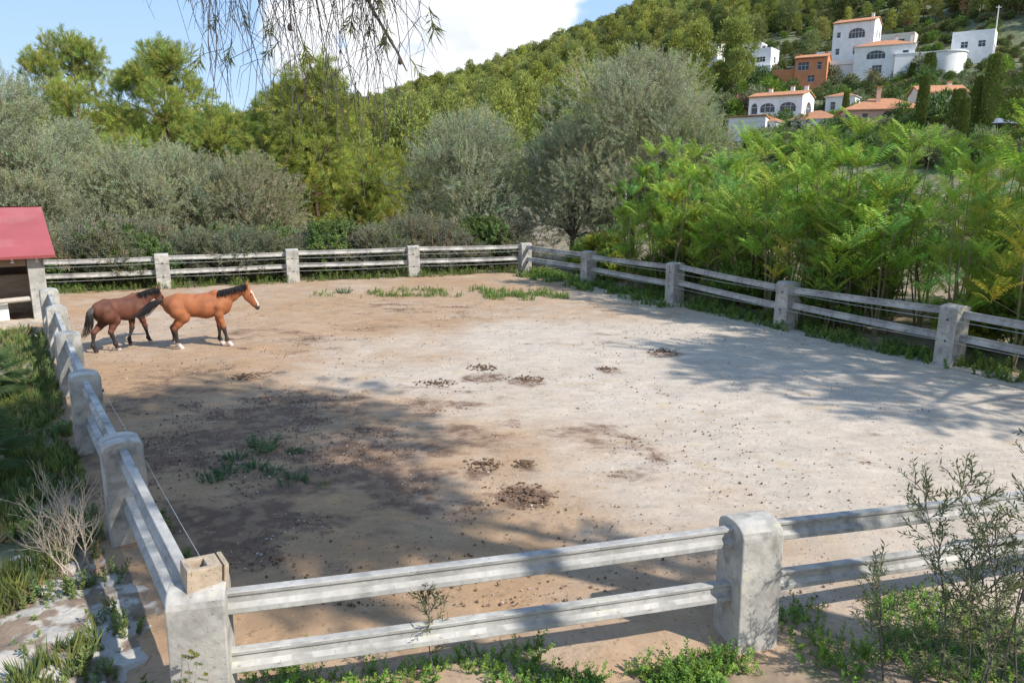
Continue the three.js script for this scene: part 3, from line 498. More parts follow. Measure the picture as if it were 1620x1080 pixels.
makeHouse({ px: 1198, py: 113, w: 8.5, d: 6.5, h: 4.0, roof: 'flat', parapet: 0.8, label: 'white flat-roofed house with roof pergola beside a big pine', front: [[-2.2, 1.7, 1.6, 1.4], [1.8, 1.7, 2.2, 1.2]], right: [[0, 1.6, 1.4, 1.4]], extra: [['pergola', mergeGeometries([box(5, 0.3, 4.2, -1, 6.3, 0), box(0.3, 2.2, 0.3, -3.3, 5.2, 1.9), box(0.3, 2.2, 0.3, 1.3, 5.2, 1.9), box(0.3, 2.2, 0.3, -3.3, 5.2, -1.9), box(0.3, 2.2, 0.3, 1.3, 5.2, -1.9), box(4.5, 1.6, 0.3, -1, 4.9, -2.2)])], ['terrace', box(9.5, 3, 2.6, 0.4, -1.0, 4.4)]] });
makeHouse({ px: 1122, py: 118, w: 6.8, d: 6, h: 8.2, roof: 'shed', rh: 0.8, label: 'narrow white house with sloping orange roof behind a big pine', front: [[-1, 4.8, 3.2, 1.6], [-1.4, 1.6, 1.2, 1.4]], chimneys: [[-1.6, -1, 2.4]] });
makeHouse({ px: 1390, py: 207, w: 11.5, d: 8, h: 3.0, roof: 'hip', rh: 1.9, wall: 'salmon', turn: -0.3, label: 'wide low bungalow with big orange hipped roof behind the cypresses', front: [[-5, 0.8, 0.9, 1.6], [-2.6, 0.8, 0.9, 1.6], A(0.6, 0.3, 2.0, 2.4), [4, 0.8, 1.2, 1.5]], chimneys: [[-0.6, 1.2, 3.4]] });
makeHouse({ px: 1478, py: 190, w: 6.8, d: 6, h: 3.9, roof: 'gable', rh: 1.2, wall: 'cream', turn: -0.2, label: 'cream house with arched porch between the tall cypresses', front: [A(-1.8, 0.6, 2.2, 2.4), A(1.5, 0.6, 2.2, 2.4)], chimneys: [[2, -1, 1.9]] });
makeHouse({ px: 1332, py: 186, w: 5, d: 4.5, h: 3.6, roof: 'hip', rh: 0.8, label: 'small white house behind the slim cypress', front: [[-1.2, 1.2, 0.9, 1.4], [1, 1.2, 0.9, 1.4]] });
makeHouse({ px: 612, py: 228, w: 9, d: 7, h: 4.5, roof: 'flat', label: 'small far white house at the left foot of the hill', front: [[-2, 1.6, 1.2, 1.3], [1.8, 1.6, 1.2, 1.3]] });
makeHouse({ px: 688, py: 233, w: 7.5, d: 6, h: 4.0, roof: 'gable', rh: 1.5, label: 'far white house with orange gabled roof at the hill foot', front: [[-1.6, 1.4, 1.2, 1.3], [1.4, 1.4, 1.2, 1.3]], chimneys: [[-2, 0, 2.2]] });
makeHouse({ px: 808, py: 224, w: 7, d: 5, h: 3.6, roof: 'flat', label: 'far white cube house above the middle olive tree', front: [[0, 1, 1.4, 1.2]] });
makeHouse({ px: 845, py: 196, w: 5, d: 5, h: 8, roof: 'flat', label: 'far narrow white tower house at the left of the big olive', front: [[0, 5, 1.2, 1.3]] });
makeHouse({ px: 735, py: 200, w: 8, d: 6, h: 3.2, roof: 'gable', rh: 1.2, wall: 'cream', label: 'far cream house low among the pines', front: [[-1.6, 1.2, 1.2, 1.3]] });
makeHouse({ px: 1012, py: 122, w: 9, d: 6, h: 3.0, roof: 'gable', rh: 1.3, label: 'far white house peeping over the big olive tree', front: [[0, 1, 1.4, 1.2]] });
{ // garden pavilion at the right edge
  const at = meet(1576, 222), root = thing('garden_pavilion', 'small dark-roofed garden pavilion on posts at the right', 'pavilion', [at.x, at.y, at.z], 0.2);
  const r = new THREE.ConeGeometry(2.3, 0.8, 4); r.rotateY(Math.PI / 4); r.translate(0, 2.5, 0); part('roof', r, std(0.16, 0.19, 0.24, 0.6), root);
  for (const [x, z] of [[-1.4, -1.4], [1.4, -1.4], [-1.4, 1.4], [1.4, 1.4]]) part('post', box(0.14, 2.6, 0.14, x, 0.9, z), M.insulator, root);
  part('wall', box(7, 1.4, 0.3, 1.5, -0.5, 2.6), HM.white, root);
}
for (const [px, py, h, label] of [[1574, 66, 8, 'pale power pole on the slope at the far right'], [1567, 130, 7, 'pale power pole below the far right pine bough'], [1111, 172, 4.5, 'thin pole beside the villa drive, left of the pink bush']]) {
  const at = meet(px, py), root = thing('power_pole', label, 'pole', [at.x, at.y, at.z]); const b = new Bits(); b.tube([V(0, -1, 0), V(0, h * 0.5, 0), V(0, h, 0)], [0.16, 0.13, 0.10], 8); part('mast', b.geometry(true), HM.white, root); part('cross_arm', box(1.3, 0.1, 0.1, 0, h - 0.4, 0), HM.frame, root);
}

// ------------------------------------------------------------------ pines and scrub on the hill
function hillPine(seed, h, w, color, n, lo = 0.28, ls = 1) {
  const R = rng(seed), b = new Bits(), t = new Bits();
  t.tube([V(0, -0.5, 0), V(0.1, h * 0.4, 0), V(0, h * 0.8, 0.1)], [0.17, 0.12, 0.05], 5);
  const lobes = []; for (let i = 0; i < 11; i++) { const k = (i + 0.5) / 11, y = mix(h * lo, h * 0.93, k), s = w * 0.5 * Math.sin(Math.PI * mix(0.34, 0.93, k)), a = i * 2.4 + R(); lobes.push([Math.cos(a) * s * 0.62, y, Math.sin(a) * s * 0.62, w * (0.15 + R() * 0.1)]); t.tube([V(0, Math.max(h * 0.2, y - s * 0.5), 0), V(Math.cos(a) * s * 0.6, y, Math.sin(a) * s * 0.6)], [0.05, 0.02], 3); }
  for (let i = 0; i < n; i++) {
    const L = lobes[i % 11], d = randDir(R), r = L[3] * (0.5 + 0.85 * R() * R() + 0.15 * R()), p = V(L[0] + d.x * r, L[1] + d.y * r * 0.8, L[2] + d.z * r), dir = d.clone().add(V(0, 0.6, 0)).add(randDir(R).multiplyScalar(0.7)).normalize(), k = 0.75 + R() * 0.5, y = (R() - 0.4) * 0.25;
    b.leaf(p, dir, perp(dir, R), (0.34 + R() * 0.3) * ls, (0.14 + R() * 0.08) * ls, 0.1, [color[0] * k * (1 + y), color[1] * k, color[2] * k * (1 - y)]);
  }
  return [t.geometry(), b.geometry()];
}
const vleaf = new THREE.MeshPhysicalMaterial({ vertexColors: true, roughness: 0.9, transmission: 0.3, thickness: 0, specularIntensity: 0.3, side: THREE.DoubleSide });
const pineKinds = [hillPine(301, 8.5, 5.2, [0.265, 0.315, 0.08], 2400), hillPine(302, 7.4, 5.6, [0.22, 0.275, 0.08], 2200), hillPine(303, 9.5, 4.8, [0.31, 0.35, 0.085], 2400), hillPine(304, 7.0, 4.6, [0.12, 0.155, 0.045], 2200), hillPine(305, 6.5, 4.2, [0.36, 0.24, 0.15], 900)];
const bushKinds = [hillPine(311, 2.2, 3.0, [0.13, 0.17, 0.05], 700, 0.1), hillPine(312, 1.8, 2.6, [0.20, 0.21, 0.09], 600, 0.1), hillPine(313, 2.6, 3.0, [0.15, 0.24, 0.045], 700, 0.1)];
const toPicture = (p) => { const y = p.y - EYE, c = Math.cos(PITCH), s = Math.sin(PITCH), d = -y * s - p.z * c, v = y * c - p.z * s; return [810 + FOCAL * p.x / d, 540 - FOCAL * v / d, d]; };
{
  const R = rng(320), spots = [], scrub = [[], [], []];
  for (let i = 0; i < 15000; i++) {
    const az = -0.62 + R() * 1.30, d = Math.sqrt(mix(105 ** 2, 450 ** 2, R())), x = Math.sin(az) * d, z = -Math.cos(az) * d, p = V(x, land(x, z), z), [px, py] = toPicture(p);
    const open = fbm(x * 0.02, z * 0.02, 331, 3);
    let f = 0, s = 0.35;
    if (px < 560) f = 0.25; else if (px < 1110) f = py < 205 ? 0.62 : 0.22; else if (px < 1700) { if (py < 28) f = 0.42 * sstep(0.40, 0.55, open); else if (py < 60) f = 0.10; else f = 0; s = py < 60 ? 0.75 : 0.5; if (px > 1090 && px < 1330 && py < 100) f = Math.max(f, py < 62 ? 0.4 * sstep(1330, 1150, px) : 0.05); }
    if (f > R()) spots.push([p, d, px, py]); else if (s > R() && px > 560 && px < 1800) scrub[Math.floor(R() * 2.2)].push(p);
  }
  spots.sort((a, b) => a[1] - b[1]);
  const far = [[], [], [], [], []], farT = [[], [], [], [], []]; let near = 0; const proto = [];
  for (const [p, d, px, py] of spots) {
    const k = d > 405 ? (R() < 0.6 ? 3 : 1) : R() < 0.03 ? 4 : Math.floor(R() * 3.7), s = 0.6 + R() * 0.75, turn = R() * 6.3, tall = 0.85 + R() * 0.45, name = ['yellow-green pine', 'mid green pine', 'bright yellow-green pine', 'dark green pine', 'withered brown pine'][k] + ' in the wood on the hillside';
    if (near < 150 && px > 540 && px < 1640 && py > -40) {
      near++;
      let o; if (!proto[k]) { o = proto[k] = thing('hillside_pine', name, 'tree', [0, 0, 0], 0, 'pines of the hillside wood'); part('trunk', pineKinds[k][0], M.barkPine, o); part('crown', pineKinds[k][1], vleaf, o); } else o = copyOf(proto[k]);
      o.position.copy(p).add(V(0, -0.1, 0)); o.rotation.y = turn; o.scale.set(s, s * tall, s);
    } else { const m = new THREE.Matrix4().compose(p, new THREE.Quaternion().setFromAxisAngle(UPV, turn), V(s, s * tall, s)); far[k].push(m); const q = 0.65 + R() * 0.6; farT[k].push(lin(q * (0.95 + R() * 0.15), q, q * (0.8 + R() * 0.5))); }
  }
  const wood = new THREE.Group(); wood.name = 'pine_wood'; scene.add(wood); tag(wood, 'far pine wood covering the hill up to the ridge', 'wood', null, 'stuff');
  far.forEach((l, k) => { if (l.length) { scatter('crowns', pineKinds[k][1], vleaf, l, wood, farT[k]); scatter('trunks', pineKinds[k][0], M.barkPine, l, wood); } });
  const sc = new THREE.Group(); sc.name = 'hillside_scrub'; scene.add(sc); tag(sc, 'low scrub bushes covering the open slope round the houses', 'scrub', null, 'stuff');
  scrub.forEach((l, k) => { if (l.length) scatter('bushes', bushKinds[k][1], vleaf, l.map((p) => { const s = 0.5 + R() * 0.8; return new THREE.Matrix4().compose(p, new THREE.Quaternion().setFromAxisAngle(UPV, R() * 6.3), V(s, s * 0.8, s)); }), sc); });
}
// taller single pines among the houses
const tallKinds = [hillPine(361, 17, 9, [0.265, 0.315, 0.08], 8000, 0.3, 1.15), hillPine(362, 16, 9.5, [0.17, 0.22, 0.07], 8000, 0.3, 1.15), hillPine(363, 18, 8.5, [0.31, 0.35, 0.085], 8000, 0.3, 1.15)];
for (const [px, py, s, k, label] of [[1158, 168, 2.2, 0, 'big yellow-green pine in front of the narrow white house'], [1100, 165, 2.1, 2, 'yellow-green pine at the left of the villas'], [1085, 120, 1.6, 0, 'pine on the slope left of the narrow white house'], [1060, 150, 1.9, 1, 'dark pine peeping over the big olive tree'], [1135, 70, 1.6, 1, 'pine above the narrow white house'], [1172, 62, 1.5, 2, 'pine above the flat-roofed house'], [1218, 48, 1.4, 0, 'pine above the open slope, left one']]) {
  const at = meet(px, py), o = thing('garden_pine', label, 'tree', [at.x, at.y - 0.2, at.z], px); part('trunk', tallKinds[k][0], M.barkPine, o); part('crown', tallKinds[k][1], vleaf, o); o.scale.setScalar(s * 0.5);
}
{
  // garden bushes round the houses
  const kinds = [hillPine(341, 3.4, 4.4, [0.11, 0.18, 0.05], 1100, 0.12), hillPine(342, 3.0, 4.0, [0.19, 0.30, 0.04], 1000, 0.12), hillPine(343, 3.4, 4.2, [0.22, 0.25, 0.13], 1000, 0.12), hillPine(344, 2.4, 3.4, [0.36, 0.17, 0.18], 900, 0.12), hillPine(345, 2.2, 3.2, [0.30, 0.07, 0.32], 900, 0.12)];
  const R = rng(346), protos = [];
  const add = (px, py, k, s, label, group) => { const at = meet(px, py); if (!at) return; let o; if (!protos[k] ) { o = protos[k] = thing('garden_bush', label, 'bush', [0, 0, 0], 0, group); part('foliage', kinds[k][1], vleaf, o); } else { o = copyOf(protos[k], label); if (group) o.userData.group = group; else delete o.userData.group; } o.position.set(at.x, at.y - 0.3, at.z); o.rotation.y = R() * 6.3; o.scale.setScalar(s); };
  add(1172, 182, 3, 1.5, 'pink flowering bush left of the arched villa');
  add(1352, 86, 4, 1.2, 'purple bougainvillea at the foot of the tall top house');
  const g = 'bushes in the hillside gardens', L = ['round dark green bush in the hillside gardens', 'light green bush in the hillside gardens', 'grey-green bush in the hillside gardens'];
  for (let i = 0; i < 175; i++) { const px = 1095 + R() * 520, py = 118 + R() * 98, k = Math.floor(R() * 3); add(px, py, k, 0.55 + R() * R() * 1.2, L[k], g); }
  for (let i = 0; i < 34; i++) { const px = 590 + R() * 300, py = 190 + R() * 55, k = Math.floor(R() * 3); add(px, py, k, 1.0 + R() * 1.1, L[k], g); }
  const L2 = ['dark green tree crown rising behind the thicket', 'light green tree crown rising behind the thicket', 'grey-green tree crown rising behind the thicket'];
  for (let i = 0; i < 80; i++) { const px = 1120 + R() * 540, py = 218 + R() * 52, k = Math.floor(R() * 3); add(px, py, k, 0.6 + R() * 0.6, L2[k], 'trees behind the thicket'); }
}
// cypresses
{
  const kind = (seed, h, w) => { const R = rng(seed), b = new Bits(); for (let i = 0; i < 3600; i++) { const t = Math.pow(R(), 0.8), y = mix(0.4, h, t), a = R() * 6.3, prof = Math.pow(Math.sin(Math.PI * Math.min(1, 0.16 + 0.84 * (1 - t))), 0.6) * (0.8 + 0.35 * vnoise(a * 1.2, y * 0.7, seed)), r = w / 2 * prof * (0.75 + 0.25 * R()), d = V(Math.cos(a) * 0.5, 1, Math.sin(a) * 0.5).normalize(), k = 0.7 + R() * 0.6; b.leaf(V(Math.cos(a) * r, y, Math.sin(a) * r), d.add(randDir(R).multiplyScalar(0.3)).normalize(), V(-Math.sin(a), 0, Math.cos(a)), 0.34, 0.17, 0.05, [0.13 * k, 0.17 * k, 0.035 * k]); } const t = new Bits(); t.tube([V(0, -0.6, 0), V(0, h * 0.5, 0), V(0, h * 0.9, 0)], [0.16, 0.1, 0.03], 6); return [t.geometry(), b.geometry()]; };
  const kinds = [kind(351, 10, 2.3), kind(352, 10, 1.7), kind(353, 10, 2.0)];
  for (const [px, top, depth, k, ws, label] of [[1536, 88, 104, 0, 1.1, 'tallest cypress, rightmost of the row at the right'], [1516, 122, 106, 2, 1, 'cypress second from the right in the row'], [1487, 142, 104, 0, 1.15, 'broad cypress left of the two tallest'], [1499, 156, 101, 1, 1, 'slim cypress squeezed between two broader ones'], [1433, 122, 110, 1, 1.15, 'tall narrow cypress in front of the wide bungalow'], [1454, 186, 104, 1, 0.8, 'short cypress left of the cypress row'], [1466, 187, 103, 1, 0.8, 'short cypress beside another short one in front of the cream house'], [1412, 100, 168, 1, 1, 'dark cypress against the broad white house, left of a pair'], [1438, 84, 166, 0, 1.3, 'broad dark cypress at the corner of the broad white house'], [1317, 146, 128, 1, 0.8, 'slim cypress right of the arched villa']]) {
    const x = acrossAt(px, depth), z = -depth, y = land(x, z), H = heightAt(top, depth) - y, o = thing('cypress_tree', label, 'tree', [x, y, z], px * 1.7); part('trunk', kinds[k][0], M.bark, o); part('crown', kinds[k][1], vleaf, o); o.scale.set(ws * Math.max(0.8, H / 13), H / 10, ws * Math.max(0.8, H / 13));
  }
  // a tall feathery palm among the gardens
  const at = meet(1378, 150), o = thing('palm_tree', 'yellowish palm in the gardens below the broad white house', 'tree', [at.x, at.y, at.z]), t = new Bits(), R = rng(355), c = new Bits();
  t.tube([V(0, -0.5, 0), V(0.1, 2, 0), V(0, 4, 0)], [0.3, 0.25, 0.22], 8);
  for (let i = 0; i < 34; i++) { const a = i * 2.4, e = 1.0 - (i / 34) * 1.9, L = 2.6, d = V(Math.cos(a) * Math.cos(e), Math.sin(e), Math.sin(a) * Math.cos(e)); for (let j = 1; j < 12; j++) { const u = j / 12, p = V(0, 4, 0).addScaledVector(d, L * u).add(V(0, -u * u * 1.1, 0)); for (const s of [-1, 1]) c.leaf(p, V(-Math.sin(a) * s, -0.4, Math.cos(a) * s).add(d).normalize(), d, 0.5, 0.12, 0.1, [0.19 * (0.8 + R() * 0.4), 0.17, 0.06]); } }
  part('trunk', t.geometry(true), M.bark, o); part('crown', c.geometry(), vleaf, o);
}

// ------------------------------------------------------------------ the trees round the paddock
const OLIVE = [0.335, 0.365, 0.225], PINE = [0.31, 0.365, 0.085];
function olive(px, depth, top, wpx, seed, label, o = {}) {
  const R = rng(seed * 7 + 1), h = heightAt(top, depth), w = wpx / FOCAL * depth, x = acrossAt(px, depth);
  const lobes = roundLobes(R, o.n ?? 9, w, h * (o.low ?? 0.26), h * 0.86, 0.9);
  return makeTree({ name: 'olive_tree', label, x, z: -depth, h, seed, r: 0.16, fork: 0.18, lobes, clusters: o.clusters ?? 22, per: o.per ?? 17, clusterR: 0.62, size: o.size ?? 1.15, color: o.color ?? OLIVE, spread: 0.2, yellow: 0.1, rise: 0.7, sprigs: oliveSprigs, twigs: 0.5 });
}
function pine(px, depth, top, wpx, seed, label, o = {}) {
  const R = rng(seed * 5 + 3), h = heightAt(top, depth), w = wpx / FOCAL * depth, x = acrossAt(px, depth), n = o.n ?? 15, lobes = [];
  for (let i = 0; i < n; i++) { const t = i / (n - 1), y = mix(h * (o.low ?? 0.32), h * 0.93, t), s = w * 0.5 * Math.pow(Math.sin(Math.PI * mix(0.32, 0.95, t)), 0.8) * (0.75 + R() * 0.4), a = i * 2.4 + R(), r = w * (0.15 + R() * 0.07) * (0.65 + 0.5 * (1 - t)); lobes.push([Math.cos(a) * Math.max(0, s - r * 0.5), y, Math.sin(a) * Math.max(0, s - r * 0.5), r, r * 0.85, r]); }
  return makeTree({ name: 'pine_tree', label, x, z: -depth, h, seed, r: 0.2, fork: 0.3, leader: true, lobes, clusters: o.clusters ?? 16, per: o.per ?? 14, clusterR: 0.7, size: o.size ?? 1.5, color: o.color ?? PINE, spread: 0.2, yellow: 0.18, rise: o.rise ?? 0.8, droop: o.droop ?? 0, sprigs: pineSprigs, bark: M.barkPine, twigs: 0.35 });
}
olive(15, 35, 118, 200, 401, 'tall grey olive tree behind the red-roofed shed', { n: 11, low: 0.2, clusters: 26 });
olive(125, 42, 205, 190, 402, 'grey olive tree right of the shed roof, behind the fence', { low: 0.2 });
olive(205, 38, 252, 150, 403, 'low grey olive tree behind the fence left of the first post', { low: 0.2 });
olive(285, 41, 238, 160, 404, 'rounded grey olive tree behind the bigger horse', { low: 0.18 });
olive(400, 42, 262, 150, 405, 'low brownish olive tree left of the weeping pine', { low: 0.18, color: [0.33, 0.33, 0.20] });
olive(50, 33, 300, 150, 406, 'low olive tree close behind the shed', { low: 0.2, n: 7, color: [0.32, 0.335, 0.21] });
olive(745, 41, 192, 200, 407, 'round dark-hearted olive tree behind the middle of the back fence', { n: 11, low: 0.2, clusters: 24 });
olive(1000, 39, 82, 250, 408, 'largest olive tree, at the far corner of the paddock', { n: 17, low: 0.22, clusters: 24, color: [0.36, 0.38, 0.235] });
olive(905, 40, 190, 150, 409, 'smaller olive tree in front of the largest one, left side', { low: 0.16 });
olive(1085, 37, 200, 140, 410, 'olive tree at the right flank of the largest one', { low: 0.2, color: [0.32, 0.365, 0.20] });
pine(140, 62, 62, 185, 421, 'bright yellow-green pine at the left of the skyline', { clusters: 18 });
pine(288, 60, 74, 160, 422, 'pointed yellow-green pine second on the skyline', { clusters: 18 });
pine(372, 57, 188, 150, 423, 'shorter yellow-green pine between the skyline pines and the weeping pine', { low: 0.2 });
pine(215, 54, 235, 150, 424, 'low yellow pine half hidden behind the grey olives', { low: 0.2 });
pine(510, 47, 98, 200, 425, 'weeping yellow-green pine left of the middle, foliage down to the fence', { n: 18, low: 0.14, clusters: 18, droop: 1.0, rise: -0.2, color: [0.30, 0.35, 0.07] });
pine(455, 51, 150, 130, 426, 'darker green pine at the left shoulder of the weeping pine', { low: 0.2, color: [0.19, 0.26, 0.06] });
pine(620, 52, 258, 120, 427, 'low yellow-green pine right of the weeping pine', { low: 0.1, color: [0.28, 0.31, 0.06] });
// ------------------------------------------------------------------ the thicket of feather-leaved saplings on the right
function saplingAt(proto, x, z, s, turn) { const o = copyOf(proto); o.position.set(x, 0, z); o.rotation.y = turn; o.scale.setScalar(s); return o; }
function makeSapling(seed, h, color, label, dense = 1) {
  const R = rng(seed), root = thing('feather_leaved_sapling', label, 'sapling', [0, 0, 0], 0, 'saplings of the green thicket'), t = new Bits(), mats = [], cols = [];
  const stems = 2 + Math.floor(R() * 2);
  for (let k = 0; k < stems; k++) {
    const a0 = R() * 6.3, lean = 0.06 + R() * 0.14, hh = h * (k ? 0.6 + R() * 0.3 : 1), at = (u) => V(Math.cos(a0) * lean * hh * u + Math.sin(u * 4 + k) * 0.05, hh * u, Math.sin(a0) * lean * hh * u), pts = [], rr = [];
    for (let i = 0; i <= 6; i++) { pts.push(at(i / 6).add(V(0, i ? 0 : -0.15, 0))); rr.push(mix(0.036, 0.009, i / 6)); } t.tube(pts, rr, 5);
    const whorls = 6;
    for (let w = 0; w < whorls; w++) {
      const u = w === whorls - 1 ? 0.99 : mix(0.28, 0.95, (w + R() * 0.6) / whorls), c = at(u), n = Math.round((w === whorls - 1 ? 15 : 8) * dense), br = w < whorls - 1 ? 0.25 + R() * 0.7 : 0, ba = R() * 6.3, b = c.clone().add(V(Math.cos(ba) * br, br * 0.55, Math.sin(ba) * br));
      if (br) t.tube([c, b], [0.012, 0.007], 4);
      const col = tint(color, R, 0.2, 0.35);
      for (let i = 0; i < n; i++) { const a = i * 2.4 + R(), e = mix(0.1, 1.0, R()), q = new THREE.Quaternion().setFromEuler(new THREE.Euler(-e * 0.6, a, (R() - 0.5) * 0.4, 'YXZ')), s = 0.75 + R() * 0.55; mats.push(new THREE.Matrix4().compose(b.clone().add(V(0, (R() - 0.5) * 0.25, 0)), q, V(s, s, s))); cols.push(lin(col.r * (0.85 + R() * 0.3), col.g * (0.85 + R() * 0.3), col.b * (0.85 + R() * 0.3))); }
    }
  }
  part('stem', t.geometry(), M.stemGreen, root);
  part('leaves', bake(feathers, mats, cols), bakedLeaf, root);
  return root;
}
{
  const R = rng(501), L = ['bright green feather-leaved sapling in the thicket behind the right fence', 'yellowish feather-leaved sapling in the thicket behind the right fence', 'darker green feather-leaved sapling in the thicket behind the right fence'];
  const C = [[0.33, 0.50, 0.075], [0.52, 0.56, 0.085], [0.26, 0.42, 0.08]];
  const protos = [makeSapling(511, 5.0, C[0], L[0]), makeSapling(512, 4.4, C[0], L[0]), makeSapling(513, 5.4, C[1], L[1]), makeSapling(514, 5.0, C[2], L[2]), makeSapling(515, 3.6, C[0], L[0]), makeSapling(516, 5.6, C[2], L[2])];
  const used = new Set(); let n = 0;
  for (let i = 0; i < 900 && n < 112; i++) {
    const t = R() * 6, k = Math.min(5, Math.floor(t)), [ax, az] = RIGHT[k], [bx, bz] = RIGHT[k + 1], f = t - k, x0 = mix(ax, bx, f), z0 = mix(az, bz, f), len = Math.hypot(bx - ax, bz - az), nx = (bz - az) / len, nz = -(bx - ax) / len;   // outwards is to the right
    const off = 0.7 + Math.pow(R(), 1.5) * 9.5, x = x0 + nx * off, z = z0 + nz * off; if (x < 6.5 && z < -31) continue;
    const [px] = toPicture(V(x, 2, z)); if (px > 1800 || z > -9.5) continue;
    let j = Math.floor(R() * 6); if (R() < 0.35) j = R() < 0.6 ? 0 : 1; const depth = -z, s = clamp((heightAt(px < 1150 ? 250 : 210 + R() * 60, depth)) / [5.0, 4.4, 5.4, 5.0, 3.6, 5.6][j], 0.6, 1.45) * (0.62 + R() * 0.42);
    n++;
    if (!used.has(j)) { used.add(j); const o = protos[j]; o.position.set(x, 0, z); o.rotation.y = R() * 6.3; o.scale.setScalar(s); } else saplingAt(protos[j], x, z, s, R() * 6.3);
  }
}
// undergrowth: bushes behind the fences
function shrub(x, z, h, w, seed, label, color, o = {}) {
  const R = rng(seed); return makeTree({ name: o.name ?? 'shrub', category: 'shrub', label, group: o.group, x, z, h, seed, r: 0.03, fork: 0.08, lobes: roundLobes(R, 6, w, h * 0.22, h * 0.8), clusters: o.clusters ?? 14, per: 12, clusterR: 0.28, size: o.size ?? 1.0, color, spread: 0.22, yellow: 0.2, rise: 0.6, sprigs: o.sprigs ?? broadSprigs, twigs: 0.7, bake: true, bark: M.twig });
}
{
  const R = rng(521), kinds = [[0.19, 0.29, 0.05], [0.34, 0.38, 0.05], [0.22, 0.32, 0.06]], protos = [];
  const plant = (list, k, x, z, s, label, group, make) => { let o; if (!list[k]) { o = list[k] = make(k); o.userData.label = label; o.userData.group = group; } else o = copyOf(list[k]); o.position.set(x, 0, z); o.rotation.y = R() * 6.3; o.scale.set(s * (0.9 + R() * 0.4), s, s * (0.9 + R() * 0.4)); };
  for (let i = 0; i < 26; i++) {
    const t = R() * 5.6, k = Math.floor(t), [ax, az] = RIGHT[k], [bx, bz] = RIGHT[k + 1], f = t - k, len = Math.hypot(bx - ax, bz - az), off = 1.5 + R() * 2.4, x = mix(ax, bx, f) + (bz - az) / len * off, z = mix(az, bz, f) - (bx - ax) / len * off, q = Math.floor(R() * 3);
    plant(protos, q, x, z, 0.45 + R() * 0.5, 'leafy green undergrowth bush just behind the right fence', 'undergrowth behind the right fence', (q) => shrub(0, 0, 2.0, 2.1, 530 + q, '', kinds[q]));
  }
  const back = [], bk = [[0.20, 0.22, 0.13], [0.12, 0.19, 0.04], [0.24, 0.24, 0.16]];
  for (let i = 0; i < 36; i++) {
    const t = R() * 4, k = Math.floor(t), [ax, az] = BACK[k], [bx, bz] = BACK[k + 1], f = t - k, x = mix(ax, bx, f) - 0.3, z = mix(az, bz, f) - 1.2 - R() * 3, q = Math.floor(R() * 3);
    plant(back, q, x, z, 0.6 + R() * 0.7, 'low bush growing just behind the back fence', 'bushes behind the back fence', (q) => shrub(0, 0, 1.7, 2.2, 570 + q, '', bk[q], { sprigs: q === 1 ? broadSprigs : oliveSprigs }));
  }
}

// ------------------------------------------------------------------ the tall pine out of frame on the right, whose shade lies on the paddock
{
  const bx = 6.9, bz = -5.0, lobes = [], R = rng(601);
  for (let i = 0; i < 17; i++) { const a = i * 2.4, r = 3.5 * Math.sqrt((i + 0.5) / 17), q = 0.9 + R() * 0.5; lobes.push([Math.cos(a) * r, 11.6 + R() * 4.2 - r * 0.3, Math.sin(a) * r, q, q * 0.7, q]); }
  const g = makeTree({ name: 'pine_tree', label: 'tall pine just outside the picture at the right, its crown shading the paddock', x: bx, z: bz, h: 16, seed: 602, r: 0.26, fork: 0.62, leader: true, lobes, clusters: 13, per: 13, clusterR: 0.5, size: 1.15, color: [0.16, 0.19, 0.04], spread: 0.2, yellow: 0.2, rise: 0.4, sprigs: pineSprigs, bark: M.barkPine, twigs: 0.6 });
  // one low bough that shades the rails
  const t = new Bits(), mats = [], cols = [];
  const bough = (from, to, n, wide) => { const mid = from.clone().lerp(to, 0.5).add(V(0, 0.35, 0)); t.tube([from, mid, to], [0.07, 0.05, 0.015], 6); for (let i = 0; i < n; i++) { const u = 0.3 + 0.7 * R(), p = (u < 0.5 ? from.clone().lerp(mid, u * 2) : mid.clone().lerp(to, u * 2 - 1)), e = randDir(R).multiplyScalar(wide * (0.3 + 0.7 * R())); e.y = e.y * 0.5 - 0.25 * wide; const q = p.clone().add(e); if (R() < 0.25) t.tube([p, p.clone().lerp(q, 0.6).add(V(0, 0.05, 0)), q], [0.010, 0.007, 0.003], 3); mats.push(placed(q, e.clone().normalize().add(V(0, -0.3, 0)).add(randDir(R).multiplyScalar(0.6)).normalize(), R() * 6.3, 0.7 + R() * 0.5)); cols.push(tint([0.17, 0.20, 0.04], R, 0.25, 0.25)); } };
  const L = (x, y, z) => V(x - bx, y, z - bz);
  bough(L(bx, 7.2, bz), L(9.0, 6.9, -4.0), 120, 0.5);
  part('trunk', t.geometry(true), M.barkPine, g); scatter('crown', pineSprigs[0], foliage, mats, g, cols).userData.kind = 'stuff';
}
{ // a slender pine behind the first, whose shade lies across the near corner
  const R = rng(605), lobes = []; for (let i = 0; i < 11; i++) { const a = i * 2.4, r = 1.6 * Math.sqrt((i + 0.5) / 11), q = 0.65 + R() * 0.4; lobes.push([0.65 + Math.cos(a) * r, 10.6 + R() * 3.4 - r * 0.2, -1.25 + Math.sin(a) * r, q, q * 0.7, q]); }
  makeTree({ name: 'pine_tree', label: 'slender pine outside the picture at the lower right, shading the near corner', x: 6.9, z: -2.0, h: 14, seed: 606, r: 0.19, fork: 0.62, leader: true, lobes, clusters: 12, per: 12, clusterR: 0.5, size: 1.15, color: [0.16, 0.19, 0.04], rise: 0.4, sprigs: pineSprigs, bark: M.barkPine, twigs: 0.5 });
}
